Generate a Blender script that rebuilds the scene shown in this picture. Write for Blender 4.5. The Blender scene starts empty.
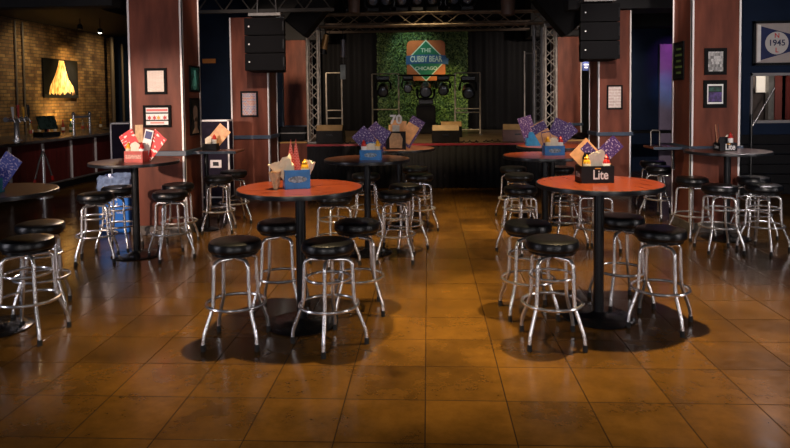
import bpy, math, random
from mathutils import Vector, Matrix
random.seed(7)
C = bpy.context.scene
COL = C.collection
PI = math.pi
# ------------------------------------------------------------------ camera
F = 640.0; HC = 1.83
YAW = math.radians(2.95); PITCH = math.radians(2.6); ROLL = -0.011
cam_d = bpy.data.cameras.new('camera'); cam = bpy.data.objects.new('camera', cam_d); COL.objects.link(cam)
cam_d.sensor_width = 36; cam_d.lens = F / 790 * 36; cam_d.shift_y = -0.1228; cam_d.clip_start = 0.05; cam_d.clip_end = 100
CM = Matrix.Translation((0, 0, HC)) @ Matrix.Rotation(YAW, 4, 'Z') @ Matrix.Rotation(PI / 2 - PITCH, 4, 'X') @ Matrix.Rotation(ROLL, 4, 'Z')
cam.matrix_world = CM
C.camera = cam
# ------------------------------------------------------------------ world, exposure, lights
w = bpy.data.worlds.new('world'); C.world = w; w.use_nodes = True
w.node_tree.nodes['Background'].inputs[0].default_value = (0.30, 0.42, 0.75, 1)
w.node_tree.nodes['Background'].inputs[1].default_value = 0.025
C.view_settings.view_transform = 'Standard'; C.view_settings.look = 'None'
C.view_settings.exposure = 0.14; C.view_settings.gamma = 1; C.view_settings.use_curve_mapping = False

def aim(o, to):
    o.rotation_euler = (Vector(to) - o.location).to_track_quat('-Z', 'Y').to_euler()
def spot(loc, to, energy, col, angle=100, blend=0.6, r=0.04, name='spot'):
    d = bpy.data.lights.new(name, 'SPOT'); d.energy = energy; d.color = col; d.spot_size = math.radians(angle); d.spot_blend = blend; d.shadow_soft_size = r
    o = bpy.data.objects.new(name, d); COL.objects.link(o); o.location = loc; aim(o, to); return o
def area(loc, to, energy, col, sx, sy, name='area'):
    d = bpy.data.lights.new(name, 'AREA'); d.energy = energy; d.color = col; d.shape = 'RECTANGLE'; d.size = sx; d.size_y = sy
    o = bpy.data.objects.new(name, d); COL.objects.link(o); o.location = loc; aim(o, to); return o
WARM = (1, .73, .38); NEUT = (1, .86, .74); COOL = (.72, .80, 1)
# house lights above the tables
spot((-1.05, 5.2, 3.45), (-1.05, 5.2, 0), 620, WARM, 76, .7, name='table_light')
spot((1.45, 5.25, 3.45), (1.45, 5.25, 0), 760, WARM, 76, .7, name='table_light')
spot((3.3, 3.3, 3.9), (3.3, 3.5, 0), 300, WARM, 56, 1, name='aisle_light')
spot((0.15, 8.9, 3.8), (0.15, 9.3, 0), 800, WARM, 80, 1, name='aisle_light')
spot((-1.9, 8.1, 3.7), (-1.9, 8.5, 0), 480, WARM, 70, 1, name='aisle_light')
spot((1.9, 8.2, 3.7), (1.9, 8.6, 0), 520, WARM, 70, 1, name='aisle_light')
# daylight through the shop front behind the camera
area((-2.2, -4.0, 1.9), (-1, 6.0, 1.0), 85, (1, .93, .92), 1.1, 2.8, name='shopfront_window')
area((3.0, -4.0, 1.9), (2, 6.0, 1.0), 85, (1, .93, .92), 1.1, 2.8, name='shopfront_window')
area((-8.5, 1.5, 2.0), (0, 6.0, .7), 80, (.92, .88, 1), .9, 2.6, name='chrome_rim_strip')  # added light strip, no window here: rim light for the chrome legs
area((8.5, 2.0, 2.0), (1, 6.0, .7), 80, (1, .92, .92), .9, 2.6, name='chrome_rim_strip')  # matching strip added on the right for chrome rims, not a window
# narrow spots added to brighten the caddies from the front
spot((-.4, 1.4, 3.5), (-.98, 5.2, 1.22), 130, (1, .84, .66), 13, .8, r=.06, name='caddy_fill')
spot((1.0, 1.4, 3.5), (1.38, 5.3, 1.22), 130, (1, .84, .66), 13, .8, r=.06, name='caddy_fill')
spot((.2, 4.2, 3.7), (-.75, 7.5, 1.25), 110, (1, .84, .7), 13, .8, r=.06, name='caddy_fill')
spot((.6, 4.2, 3.7), (1.5, 8.0, 1.25), 110, (1, .84, .7), 13, .8, r=.06, name='caddy_fill')
# low beams of daylight reaching the pillars
spot((-6.2, 0.2, 2.6), (-3.5, 8.4, 1.1), 2700, (1, .74, .58), 20, .6, r=.08, name='low_beam')
spot((1.2, -1.0, 3.2), (3.7, 8.6, 2.0), 1700, (1, .86, .78), 28, .7, r=.15, name='high_beam')
spot((-1.2, -1.0, 3.6), (-3.4, 8.4, 2.5), 600, (1, .74, .60), 26, .7, r=.15, name='high_beam')
# cool lights over the left and right sides of the floor
spot((-5.0, 11.2, 3.6), (-1.6, 3.4, 0), 420, (1, .62, .30), 24, 1, r=.10, name='side_light')  # warm spot, added to throw a glare streak on the front left floor
spot((-4.7, 10.5, 3.7), (-3.6, 7.2, 0), 190, (.95, .80, .86), 62, 1, r=.10, name='side_light')
spot((5.4, 10.3, 3.9), (4.6, 7.6, 0), 230, (.95, .84, .86), 60, 1, r=.12, name='side_light')
# wash lights on the inner pillars
spot((-2.2, 7.0, 4.2), (-3.35, 12.0, 1.9), 700, (1, .80, .68), 38, 1, name='pillar_wash')
spot((2.4, 7.0, 4.2), (3.45, 12.1, 1.9), 700, (1, .84, .76), 38, 1, name='pillar_wash')
spot((-3.1, 13.1, 3.2), (-3.45, 16.4, 2.3), 380, (1, .74, .50), 75, 1, name='pillar_wash')
spot((3.3, 13.1, 3.2), (3.5, 16.4, 2.3), 380, (1, .80, .64), 75, 1, name='pillar_wash')
# stage lights
spot((-.7, 16.85, 4.4), (-.3, 17.9, 2.7), 85, (.70, 1, .78), 65, 1, name='stage_light')
spot((1.0, 16.4, 3.3), (.35, 17.9, 1.5), 120, (1, .92, .36), 65, 1, name='stage_light')
spot((0, 11.6, 4.5), (0, 14.3, .9), 420, WARM, 62, 1, name='stage_light')
# bar lights on the brick
spot((-8.7, 17.3, 3.75), (-10, 17.3, 2.5), 260, (1, .62, .20), 62, 1, name='bar_light')
spot((-8.6, 15.2, 3.7), (-10, 15.6, 2.1), 95, (1, .76, .40), 115, 1, name='bar_light')
spot((-8.6, 18.6, 3.7), (-10, 18.8, 2.2), 100, (1, .74, .38), 115, 1, name='bar_light')
spot((-4.9, 12.6, 3.8), (-7.8, 13.6, .5), 150, (1, .86, .8), 60, 1, name='bar_light')  # added spot that brightens the red bar front, not the brick
spot((-8.9, 17.3, 3.3), (-9.98, 17.35, 2.4), 150, (1, .80, .5), 44, .8, name='bar_light')
spot((-9.3, 16.6, 1.25), (-10, 16.6, 1.8), 90, (1, .62, .18), 110, 1, name='bar_light')

# ------------------------------------------------------------------ pixel to place
def ray(px, py):
    v = Vector(((px - 395) / F, (224 - py + cam_d.shift_y * 790) / F, -1))
    return CM.to_3x3() @ v
def at_z(px, py, z):
    d = ray(px, py); t = (z - HC) / d.z; return Vector((d.x * t, d.y * t, z))
def at_y(px, py, Y):
    d = ray(px, py); t = Y / d.y; return Vector((d.x * t, Y, HC + d.z * t))
def at_x(px, py, X):
    d = ray(px, py); t = X / d.x; return Vector((X, d.y * t, HC + d.z * t))

# ------------------------------------------------------------------ mesh builder
class MB:
    def __init__(s): s.v = []; s.f = []
    def add(s, vs, fs, M=None):
        b = len(s.v)
        s.v += [tuple(M @ Vector(p)) if M else tuple(p) for p in vs]
        s.f += [tuple(b + i for i in f) for f in fs]; return s
    def box(s, c, d, M=None):
        x, y, z = c; a, b, e = d[0] / 2, d[1] / 2, d[2] / 2
        vs = [(x + i * a, y + j * b, z + k * e) for i in (-1, 1) for j in (-1, 1) for k in (-1, 1)]
        return s.add(vs, [(0, 1, 3, 2), (4, 6, 7, 5), (0, 4, 5, 1), (2, 3, 7, 6), (0, 2, 6, 4), (1, 5, 7, 3)], M)
    def b2(s, p0, p1, M=None):
        return s.box([(p0[i] + p1[i]) / 2 for i in range(3)], [abs(p1[i] - p0[i]) for i in range(3)], M)
    def tube(s, path, r, n=10, closed=False, caps=True, M=None):
        P = [Vector(p) for p in path]; m = len(P); rs = r if isinstance(r, (list, tuple)) else [r] * m
        vs = []; fs = []; prev = None
        for i in range(m):
            if closed: t = (P[(i + 1) % m] - P[i - 1])
            else: t = P[min(i + 1, m - 1)] - P[max(i - 1, 0)]
            t.normalize()
            if prev is None:
                a = Vector((0, 0, 1)) if abs(t.z) < .9 else Vector((1, 0, 0))
                u = t.cross(a).normalized()
            else:
                u = (prev - t * prev.dot(t)).normalized()
            prev = u; w_ = t.cross(u)
            for k in range(n):
                q = 2 * PI * k / n; vs.append(P[i] + (u * math.cos(q) + w_ * math.sin(q)) * rs[i])
        for i in range(m if closed else m - 1):
            for k in range(n):
                a = i * n + k; b = i * n + (k + 1) % n; c = ((i + 1) % m) * n + (k + 1) % n; d = ((i + 1) % m) * n + k
                fs.append((a, b, c, d))
        if caps and not closed:
            fs.append(tuple(range(n - 1, -1, -1))); fs.append(tuple((m - 1) * n + k for k in range(n)))
        return s.add(vs, fs, M)
    def lathe(s, prof, n=32, M=None):
        vs = []; fs = []; m = len(prof)
        for r, z in prof:
            for k in range(n): q = 2 * PI * k / n; vs.append((r * math.cos(q), r * math.sin(q), z))
        for i in range(m - 1):
            for k in range(n): fs.append((i * n + k, i * n + (k + 1) % n, (i + 1) * n + (k + 1) % n, (i + 1) * n + k))
        fs.append(tuple(range(n - 1, -1, -1))); fs.append(tuple((m - 1) * n + k for k in range(n)))
        return s.add(vs, fs, M)
    def prism(s, poly, z0, z1, M=None):
        n = len(poly); vs = [(x, y, z0) for x, y in poly] + [(x, y, z1) for x, y in poly]
        fs = [tuple(range(n - 1, -1, -1)), tuple(range(n, 2 * n))] + [(i, (i + 1) % n, n + (i + 1) % n, n + i) for i in range(n)]
        return s.add(vs, fs, M)
    def build(s, name, mat, parent=None, smooth=False, bev=0, loc=None, rot=None):
        me = bpy.data.meshes.new(name); me.from_pydata(s.v, [], s.f); me.update()
        import bmesh
        bm = bmesh.new(); bm.from_mesh(me); bmesh.ops.recalc_face_normals(bm, faces=bm.faces); bm.to_mesh(me); bm.free()
        me.materials.append(mat)
        o = bpy.data.objects.new(name, me); COL.objects.link(o)
        if smooth:
            me.polygons.foreach_set('use_smooth', [True] * len(me.polygons))
            for e in me.edges: pass
            try: me.set_sharp_from_angle(angle=math.radians(40))
            except Exception: pass
        if bev:
            b = o.modifiers.new('bevel', 'BEVEL'); b.width = bev; b.segments = 2; b.limit_method = 'ANGLE'
        if parent: o.parent = parent
        if loc is not None: o.location = loc
        if rot is not None: o.rotation_euler = rot
        return o
def tag(o, label, cat, group=None):
    o['label'] = label; o['category'] = cat
    if group: o['group'] = group
    return o
def empty(name, loc, label=None, cat=None, group=None, rz=0):
    o = bpy.data.objects.new(name, None); COL.objects.link(o); o.location = loc; o.rotation_euler = (0, 0, rz); o.empty_display_size = .1
    if label: tag(o, label, cat, group)
    return o
def structure(o): o['kind'] = 'structure'; return o
def copy_tree(o, parent=None):
    c = o.copy(); COL.objects.link(c); c.parent = parent
    for ch in list(o.children): copy_tree(ch, c)
    return c
def arc(cx, cy, r, a0, a1, n):
    return [(cx + r * math.cos(a0 + (a1 - a0) * i / n), cy + r * math.sin(a0 + (a1 - a0) * i / n)) for i in range(n + 1)]
def ring(r, z, n=40): return [(r * math.cos(2 * PI * k / n), r * math.sin(2 * PI * k / n), z) for k in range(n)]
def rrect(w_, h_, r, n=5):
    o = []
    for cx, cy, a in ((w_/2-r, h_/2-r, 0), (-w_/2+r, h_/2-r, PI/2), (-w_/2+r, -h_/2+r, PI), (w_/2-r, -h_/2+r, 1.5*PI)):
        o += arc(cx, cy, r, a, a + PI/2, n)
    return o
def text(name, s, size, mat, parent, M, ext=.001, bold=0):
    cu = bpy.data.curves.new(name, 'FONT'); cu.body = s; cu.size = size; cu.extrude = ext; cu.align_x = 'CENTER'; cu.align_y = 'CENTER'; cu.offset = bold
    to = bpy.data.objects.new('tmp', cu); COL.objects.link(to)
    dg = bpy.context.evaluated_depsgraph_get(); me = bpy.data.meshes.new_from_object(to.evaluated_get(dg))
    bpy.data.objects.remove(to); me.name = name; me.materials.clear(); me.materials.append(mat)
    me.transform(M)
    o = bpy.data.objects.new(name, me); COL.objects.link(o); o.parent = parent; return o
FRONT = Matrix.Rotation(PI / 2, 4, 'X')      # local XY plane turned to face -Y

# ------------------------------------------------------------------ materials
MATS = {}
def mat(name, col, rough=.5, metal=0, var=0, vscale=6, vdark=.5, bump=0, bscale=60, coat=0, stretch=None, col2=None, emit=0, spec=.5, trans=0, alpha=1, rvar=0):
    if name in MATS: return MATS[name]
    m = bpy.data.materials.new(name); m.use_nodes = True; nt = m.node_tree; N = nt.nodes; L = nt.links; b = N['Principled BSDF']
    b.inputs['Base Color'].default_value = (*col, 1); b.inputs['Roughness'].default_value = rough; b.inputs['Metallic'].default_value = metal
    b.inputs['Coat Weight'].default_value = coat; b.inputs['Coat Roughness'].default_value = .08; b.inputs['Specular IOR Level'].default_value = spec
    b.inputs['Transmission Weight'].default_value = trans; b.inputs['Alpha'].default_value = alpha
    if emit: b.inputs['Emission Color'].default_value = (*col, 1); b.inputs['Emission Strength'].default_value = emit
    tc = N.new('ShaderNodeTexCoord'); mp = N.new('ShaderNodeMapping'); L.new(tc.outputs['Object'], mp.inputs[0])
    if stretch: mp.inputs['Scale'].default_value = stretch
    if var or col2:
        n = N.new('ShaderNodeTexNoise'); n.inputs['Scale'].default_value = vscale; n.inputs['Detail'].default_value = 6; L.new(mp.outputs[0], n.inputs[0])
        r = N.new('ShaderNodeValToRGB'); L.new(n.outputs[0], r.inputs[0]); r.color_ramp.elements[0].position = .35; r.color_ramp.elements[1].position = .68
        c2 = col2 or tuple(c * (1 - var) for c in col)
        r.color_ramp.elements[0].color = (*c2, 1); r.color_ramp.elements[1].color = (*col, 1); L.new(r.outputs[0], b.inputs['Base Color'])
        if rvar:
            mr = N.new('ShaderNodeMapRange'); mr.inputs[3].default_value = rough; mr.inputs[4].default_value = rough + rvar; L.new(n.outputs[0], mr.inputs[0]); L.new(mr.outputs[0], b.inputs['Roughness'])
    if bump:
        n = N.new('ShaderNodeTexNoise'); n.inputs['Scale'].default_value = bscale; n.inputs['Detail'].default_value = 4; L.new(mp.outputs[0], n.inputs[0])
        bp = N.new('ShaderNodeBump'); bp.inputs['Strength'].default_value = bump; bp.inputs['Distance'].default_value = .01; L.new(n.outputs[0], bp.inputs['Height']); L.new(bp.outputs[0], b.inputs['Normal'])
    MATS[name] = m; return m
black = mat('matte_black', (.006, .006, .007), .75, spec=.15, var=.4, bump=.15)
blackm = mat('black_metal', (.015, .016, .018), .32, .6, var=.3)
vinyl = mat('black_vinyl', (.004, .0045, .006), .30, var=.4, vscale=12, bump=.15, bscale=90, coat=.0, spec=.42)
chrome = mat('chrome', (.86, .85, .86), .24, .86, var=.25, vscale=9)
rubber = mat('black_rubber', (.01, .01, .01), .7, var=.2)
alum = mat('aluminium_trim', (.92, .88, .88), .45, .1, var=.2, vscale=3, stretch=(1, 1, .2))
wood = mat('mahogany_panel', (.185, .056, .034), .48, spec=.14, var=.45, vscale=2.6, stretch=(2.2, 2.2, .5), bump=.05, bscale=30, col2=(.095, .029, .019))
wood2 = mat('dark_red_panel', (.11, .016, .012), .35, var=.5, vscale=8, stretch=(3, 3, .25))
band = mat('slate_blue_laminate', (.05, .075, .12), .4, var=.3)
plinth = mat('grey_plinth', (.13, .11, .10), .6, var=.5, vscale=12, bump=.3)
topw = mat('orange_wood_laminate', (.235, .043, .010), .24, var=.5, vscale=5, stretch=(1.0, 7, 1), coat=.15, col2=(.12, .018, .007), rvar=.10)
topd = mat('dark_wood_laminate', (.15, .050, .030), .27, var=.5, vscale=5, stretch=(1.0, 7, 1), coat=.2, rvar=.12)
edge = mat('black_table_edge', (.012, .014, .018), .3, var=.3)
navy = mat('navy_wall', (.007, .017, .045), .8, spec=.2, var=.3, vscale=2, bump=.1)
dark = mat('dark_ceiling', (.012, .012, .014), .8, var=.4, vscale=3)
steel = mat('grey_steel', (.28, .27, .26), .45, .8, var=.3)
trussm = mat('truss_aluminium', (.70, .62, .52), .45, .5, var=.35, vscale=8)
cloth = mat('black_drape', (.005, .005, .007), .85, var=.3, vscale=4, bump=.2)
paper = mat('cream_paper', (.75, .62, .45), .7, var=.12, vscale=20, bump=.1)
napkin = mat('white_napkin', (.80, .72, .60), .8, var=.15, vscale=30, bump=.2)
kraft = mat('kraft_paper', (.62, .42, .24), .75, var=.3, vscale=25, bump=.3)
white = mat('white_print', (.86, .85, .84), .5, var=.1)
redp = mat('red_plastic', (.55, .02, .015), .3, var=.2, coat=.3)
yelp = mat('yellow_plastic', (.85, .42, .02), .3, var=.15, coat=.3)
bluep = mat('blue_card', (.018, .19, .55), .4, var=.3, vscale=15)
blackc = mat('black_card', (.005, .005, .007), .5, spec=.3, var=.3)
redc = mat('red_card', (.50, .07, .05), .45, var=.3, vscale=15)
orang = mat('orange_print', (.78, .40, .19), .5, var=.35, vscale=14)
binm = mat('blue_bin', (.02, .19, .72), .38, var=.2)
purp_case = mat('grey_case', (.020, .015, .032), .7, spec=.12, var=.3, vscale=10)

def node_mat(name, fn, rough=.5, coat=0):
    m = bpy.data.materials.new(name); m.use_nodes = True; nt = m.node_tree; b = nt.nodes['Principled BSDF']
    b.inputs['Roughness'].default_value = rough; b.inputs['Coat Weight'].default_value = coat
    fn(nt, nt.nodes, nt.links, b); MATS[name] = m; return m
def print_mat(name, c1, c2, mortar, scale, rough=.45, msize=.06, bw=.5, rh=.5, plane='XZ'):
    def fn(nt, N, L, b):
        tc = N.new('ShaderNodeTexCoord'); sp = N.new('ShaderNodeSeparateXYZ'); cb = N.new('ShaderNodeCombineXYZ')
        L.new(tc.outputs['Object'], sp.inputs[0]); L.new(sp.outputs[plane[0]], cb.inputs[0]); L.new(sp.outputs[plane[1]], cb.inputs[1])
        br = N.new('ShaderNodeTexBrick'); br.offset = 0 if 'purple' in name else .5; L.new(cb.outputs[0], br.inputs[0]); br.inputs['Scale'].default_value = scale
        br.inputs['Color1'].default_value = (*c1, 1); br.inputs['Color2'].default_value = (*c2, 1); br.inputs['Mortar'].default_value = (*mortar, 1)
        br.inputs['Mortar Size'].default_value = msize; br.inputs['Brick Width'].default_value = bw; br.inputs['Row Height'].default_value = rh
        no = N.new('ShaderNodeTexNoise'); no.inputs['Scale'].default_value = scale * 3; L.new(cb.outputs[0], no.inputs[0])
        mx = N.new('ShaderNodeMixRGB'); mx.blend_type = 'OVERLAY'; mx.inputs[0].default_value = .5; L.new(br.outputs[0], mx.inputs[1]); L.new(no.outputs[0], mx.inputs[2]); L.new(mx.outputs[0], b.inputs['Base Color'])
    return node_mat(name, fn, rough)
menu_p = print_mat('purple_menu', (.045, .012, .13), (.075, .020, .16), (.34, .26, .42), 26, bw=1.1, rh=1.1, msize=.07)
def blotch_fn(nt, N, L, b):
    tc = N.new('ShaderNodeTexCoord'); mp = N.new('ShaderNodeMapping'); mp.inputs['Scale'].default_value = (9, 1, 22); mp.inputs['Rotation'].default_value = (0, .5, 0); L.new(tc.outputs['Object'], mp.inputs[0])
    n = N.new('ShaderNodeTexNoise'); n.inputs['Scale'].default_value = 1.3; n.inputs['Detail'].default_value = 3; L.new(mp.outputs[0], n.inputs[0])
    r = N.new('ShaderNodeValToRGB'); r.color_ramp.interpolation = 'CONSTANT'; r.color_ramp.elements[0].color = (.60, .012, .012, 1); r.color_ramp.elements[1].position = .56; r.color_ramp.elements[1].color = (.80, .68, .62, 1)
    L.new(n.outputs[0], r.inputs[0]); L.new(r.outputs[0], b.inputs['Base Color'])
def blotch_mat(name, c1, c2, sc, thr, rot=.5):
    def fn(nt, N, L, b):
        tc = N.new('ShaderNodeTexCoord'); mp = N.new('ShaderNodeMapping'); mp.inputs['Scale'].default_value = sc; mp.inputs['Rotation'].default_value = (0, rot, 0); L.new(tc.outputs['Object'], mp.inputs[0])
        n = N.new('ShaderNodeTexNoise'); n.inputs['Scale'].default_value = 1.3; n.inputs['Detail'].default_value = 2; L.new(mp.outputs[0], n.inputs[0])
        r = N.new('ShaderNodeValToRGB'); r.color_ramp.elements[0].position = thr - .03; r.color_ramp.elements[0].color = (*c1, 1); r.color_ramp.elements[1].position = thr + .02; r.color_ramp.elements[1].color = (*c2, 1)
        L.new(n.outputs[0], r.inputs[0]); L.new(r.outputs[0], b.inputs['Base Color'])
    return node_mat(name, fn, .45)
menu_p = blotch_mat('purple_menu_print', (.045, .012, .13), (.40, .32, .48), (34, 1, 60), .60, 0)
menu_r = node_mat('red_white_menu', blotch_fn, .45)
menu_r0 = print_mat('red_menu', (.60, .012, .012), (.64, .02, .015), (.85, .72, .66), 20, bw=2.2, rh=.8, msize=.08)
lined = print_mat('printed_certificate', (.72, .62, .55), (.66, .55, .48), (.40, .30, .26), 30, bw=2.5, rh=.5, msize=.05)
collage = print_mat('poster_collage', (.38, .14, .10), (.16, .18, .30), (.42, .36, .32), 16, bw=.8, rh=.5, msize=.05)
photo_bw = print_mat('monochrome_photo', (.55, .55, .55), (.10, .10, .10), (.25, .25, .25), 22, bw=.5, rh=.8, msize=.02)
crumple = print_mat('pale_photo', (.62, .50, .46), (.55, .42, .38), (.7, .62, .58), 9, bw=2.8, rh=.5, msize=.08)

def brick_fn(nt, N, L, b):
    tc = N.new('ShaderNodeTexCoord'); sp = N.new('ShaderNodeSeparateXYZ'); cb = N.new('ShaderNodeCombineXYZ')
    L.new(tc.outputs['Object'], sp.inputs[0]); L.new(sp.outputs['Y'], cb.inputs[0]); L.new(sp.outputs['Z'], cb.inputs[1])
    br = N.new('ShaderNodeTexBrick'); L.new(cb.outputs[0], br.inputs[0]); br.inputs['Scale'].default_value = 1
    br.inputs['Brick Width'].default_value = .24; br.inputs['Row Height'].default_value = .085; br.inputs['Mortar Size'].default_value = .010
    br.inputs['Color1'].default_value = (.36, .215, .085, 1); br.inputs['Color2'].default_value = (.15, .075, .035, 1); br.inputs['Mortar'].default_value = (.10, .07, .045, 1)
    no = N.new('ShaderNodeTexNoise'); no.inputs['Scale'].default_value = 3; no.inputs['Detail'].default_value = 8; L.new(tc.outputs['Object'], no.inputs[0])
    mx = N.new('ShaderNodeMixRGB'); mx.blend_type = 'MULTIPLY'; mx.inputs[0].default_value = .85; L.new(br.outputs[0], mx.inputs[1])
    r = N.new('ShaderNodeValToRGB'); r.color_ramp.elements[0].position = .3; r.color_ramp.elements[1].position = .65; r.color_ramp.elements[0].color = (.25, .2, .18, 1); L.new(no.outputs[0], r.inputs[0]); L.new(r.outputs[0], mx.inputs[2])
    L.new(mx.outputs[0], b.inputs['Base Color'])
    bp = N.new('ShaderNodeBump'); bp.inputs['Strength'].default_value = .8; bp.inputs['Distance'].default_value = .02; L.new(br.outputs[0], bp.inputs['Height']); L.new(bp.outputs[0], b.inputs['Normal'])
brick = node_mat('old_brick', brick_fn, .85)

def floor_fn(nt, N, L, b):
    tc = N.new('ShaderNodeTexCoord'); sp = N.new('ShaderNodeSeparateXYZ'); L.new(tc.outputs['Object'], sp.inputs[0])
    def math_(op, a, b_=None, c=None):
        n = N.new('ShaderNodeMath'); n.operation = op
        for i, v in enumerate((a, b_, c)):
            if v is None: continue
            if isinstance(v, (int, float)): n.inputs[i].default_value = v
            else: L.new(v, n.inputs[i])
        return n.outputs[0]
    S = .488
    def joint(o, off):
        f = math_('FRACT', math_('DIVIDE', math_('ADD', o, off), S))
        d = math_('MINIMUM', f, math_('SUBTRACT', 1, f))
        return math_('LESS_THAN', d, .0034 / S), math_('SUBTRACT', math_('DIVIDE', math_('ADD', o, off), S), f)
    jx, ix = joint(sp.outputs['X'], 20 * S + .03); jy, iy = joint(sp.outputs['Y'], 20 * S - 3.80 + 8 * S)
    j = math_('MAXIMUM', jx, jy)
    cb = N.new('ShaderNodeCombineXYZ'); L.new(ix, cb.inputs[0]); L.new(iy, cb.inputs[1])
    wn = N.new('ShaderNodeTexWhiteNoise'); L.new(cb.outputs[0], wn.inputs[0])
    no = N.new('ShaderNodeTexNoise'); no.inputs['Scale'].default_value = 1.3; no.inputs['Detail'].default_value = 9; no.inputs['Roughness'].default_value = .6; L.new(tc.outputs['Object'], no.inputs[0])
    n2 = N.new('ShaderNodeTexNoise'); n2.inputs['Scale'].default_value = 7; n2.inputs['Detail'].default_value = 12; n2.inputs['Roughness'].default_value = .78; L.new(tc.outputs['Object'], n2.inputs[0])
    r = N.new('ShaderNodeValToRGB'); e = r.color_ramp.elements; e[0].position = .33; e[0].color = (.034, .016, .004, 1); e[1].position = .72; e[1].color = (.215, .098, .015, 1)
    mixn = math_('ADD', math_('MULTIPLY', no.outputs[0], .66), math_('ADD', math_('MULTIPLY', n2.outputs[0], .26), math_('MULTIPLY', wn.outputs[0], .08)))
    L.new(mixn, r.inputs[0])
    mx = N.new('ShaderNodeMixRGB'); L.new(j, mx.inputs[0]); L.new(r.outputs[0], mx.inputs[1]); mx.inputs[2].default_value = (.020, .010, .004, 1); L.new(mx.outputs[0], b.inputs['Base Color'])
    mr = N.new('ShaderNodeMapRange'); mr.inputs[1].default_value = .3; mr.inputs[2].default_value = .75; mr.inputs[3].default_value = .13; mr.inputs[4].default_value = .26; L.new(n2.outputs[0], mr.inputs[0])
    L.new(math_('MAXIMUM', mr.outputs[0], math_('MULTIPLY', j, .8)), b.inputs['Roughness'])
    bp = N.new('ShaderNodeBump'); bp.inputs['Strength'].default_value = .25; bp.inputs['Distance'].default_value = .004
    L.new(math_('SUBTRACT', math_('MULTIPLY', no.outputs[0], .5), math_('MULTIPLY', j, .8)), bp.inputs['Height']); L.new(bp.outputs[0], b.inputs['Normal'])
    L.new(math_('SUBTRACT', .5, math_('MULTIPLY', j, .45)), b.inputs['Specular IOR Level'])
floorm = node_mat('stained_concrete', floor_fn, .25)

# ------------------------------------------------------------------ the room
structure(MB().b2((-11, -4, -.1), (12, 21, 0)).build('floor', floorm))
structure(MB().b2((-11, -4, 4.9), (12, 21, 5.0)).build('ceiling', dark))
structure(MB().b2((-10.15, 9, 0), (-10, 20, 3.85)).build('wall_left', brick))
structure(MB().b2((-10.15, 9, 3.85), (-10, 20, 4.9)).build('wall_left_upper', dark))
structure(MB().b2((-10.15, 20, 0), (-3.8, 20.15, 4.9)).build('wall_back_left', navy))
structure(MB().b2((-6.8, 17.4, 0), (-3.82, 17.5, 4.9)).build('wall_recess', navy))
structure(MB().b2((-4.6, 18.7, 0), (5.0, 18.85, 4.9)).build('wall_back', black))
structure(MB().b2((3.95, 15.6, 0), (11.9, 15.75, 4.9)).build('wall_back_right', navy))
# right wall with an opening
wx0 = at_y(750, 100, 12).x; wz1 = at_y(765, 73, 12).z; wz0 = at_y(765, 123, 12).z
m = MB(); m.b2((5.15, 12, 0), (wx0, 12.12, 4.9)); m.b2((wx0, 12, 0), (8.2, 12.12, wz0)); m.b2((wx0, 12, wz1), (8.2, 12.12, 4.9)); m.b2((8.2, 12, 0), (11.9, 12.12, 4.9))
structure(m.build('wall_right', navy))
# bulkhead over the bar and dark beams
m = MB(); m.b2((-9.98, 9, 3.86), (-7.2, 19.9, 4.5)); structure(m.build('trim_1', mat('bulkhead', (.014, .012, .012), .7, var=.3)))
m = MB(); m.b2((-10, 11.0, 3.50), (-5.5, 11.35, 4.9)); m.b2((-5.3, 11.6, 4.05), (-2.4, 11.9, 4.3)); structure(m.build('trim_2', dark))
m = MB(); m.b2((2.6, 12.0, 3.42), (5.1, 12.8, 3.75)); m.b2((3.1, 15.0, 3.4), (12, 15.5, 4.9)); structure(m.build('trim_3', dark))
m = MB(); m.b2((-4.6, 16.3, 3.34), (-2.6, 17.2, 4.9)); m.b2((2.6, 16.3, 3.34), (4.4, 17.2, 4.9)); structure(m.build('trim_4', dark))
# steel roof girders above the left side
for i, (yy, zz) in enumerate(((11.75, 3.46),)):
    e = empty('roof_girder', (-3.6, yy, zz), 'dim grey steel roof girder above the left speaker array', 'girder')
    for k, dz in enumerate((0, .34)): MB().box((.35, 0, dz), (3.1, .08, .06)).build('chord', mat('dull_girder', (.05, .045, .04), .7), e)
    m = MB()
    for k in range(6):
        x0 = -1.15 + k * .5; m.tube([(x0, 0, 0), (x0 + .25, 0, .34), (x0 + .5, 0, 0)], .016, 6)
    m.build('lacing', mat('dull_girder', (.05, .045, .04), .7), e)

# ------------------------------------------------------------------ pillars
def pillar(q0, q1, y0, h, label, base=0, rail=True, front_extra=None):
    x0 = at_y(q0, 130, y0).x; x1 = at_y(q1, 130, y0).x
    d = .66; cx = (x0 + x1) / 2; wd = x1 - x0
    e = empty('pillar', (cx, y0 + d / 2, base), label, 'pillar')
    MB().box((0, 0, h / 2), (wd - .02, d - .02, h)).build('wood_panel', wood, e)
    for sx in (-1, 1):
        for sy in (-1, 1):
            m = MB(); t = .006; a = .036
            X = sx * wd / 2; Y = sy * d / 2
            m.b2((X, Y, 0.13), (X - sx * a, Y - sy * .012, h)); m.b2((X, Y, 0.13), (X - sx * .012, Y - sy * a, h))
            m.build('corner_trim', alum, e)
    MB().box((0, 0, .065), (wd + .03, d + .03, .13)).build('plinth', plinth, e, bev=.006)
    if rail:
        MB().box((0, 0, 1.115 - base), (wd + .05, d + .05, .07)).build('rail_band', band, e, bev=.006)
    return e
pl = pillar(129.5, 184.5, 8.45, 4.85, 'nearest left mahogany-clad pillar carrying a framed certificate and a flag poster')
pr = pillar(690.5, 741, 8.62, 4.85, 'nearest right mahogany-clad pillar carrying two black framed photographs')
pml = pillar(231, 270, 12.0, 3.38, 'mahogany-clad pillar behind the left hanging speaker array')
pmr = pillar(597.5, 631.5, 12.1, 3.40, 'mahogany-clad pillar behind the right hanging speaker array')
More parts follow.
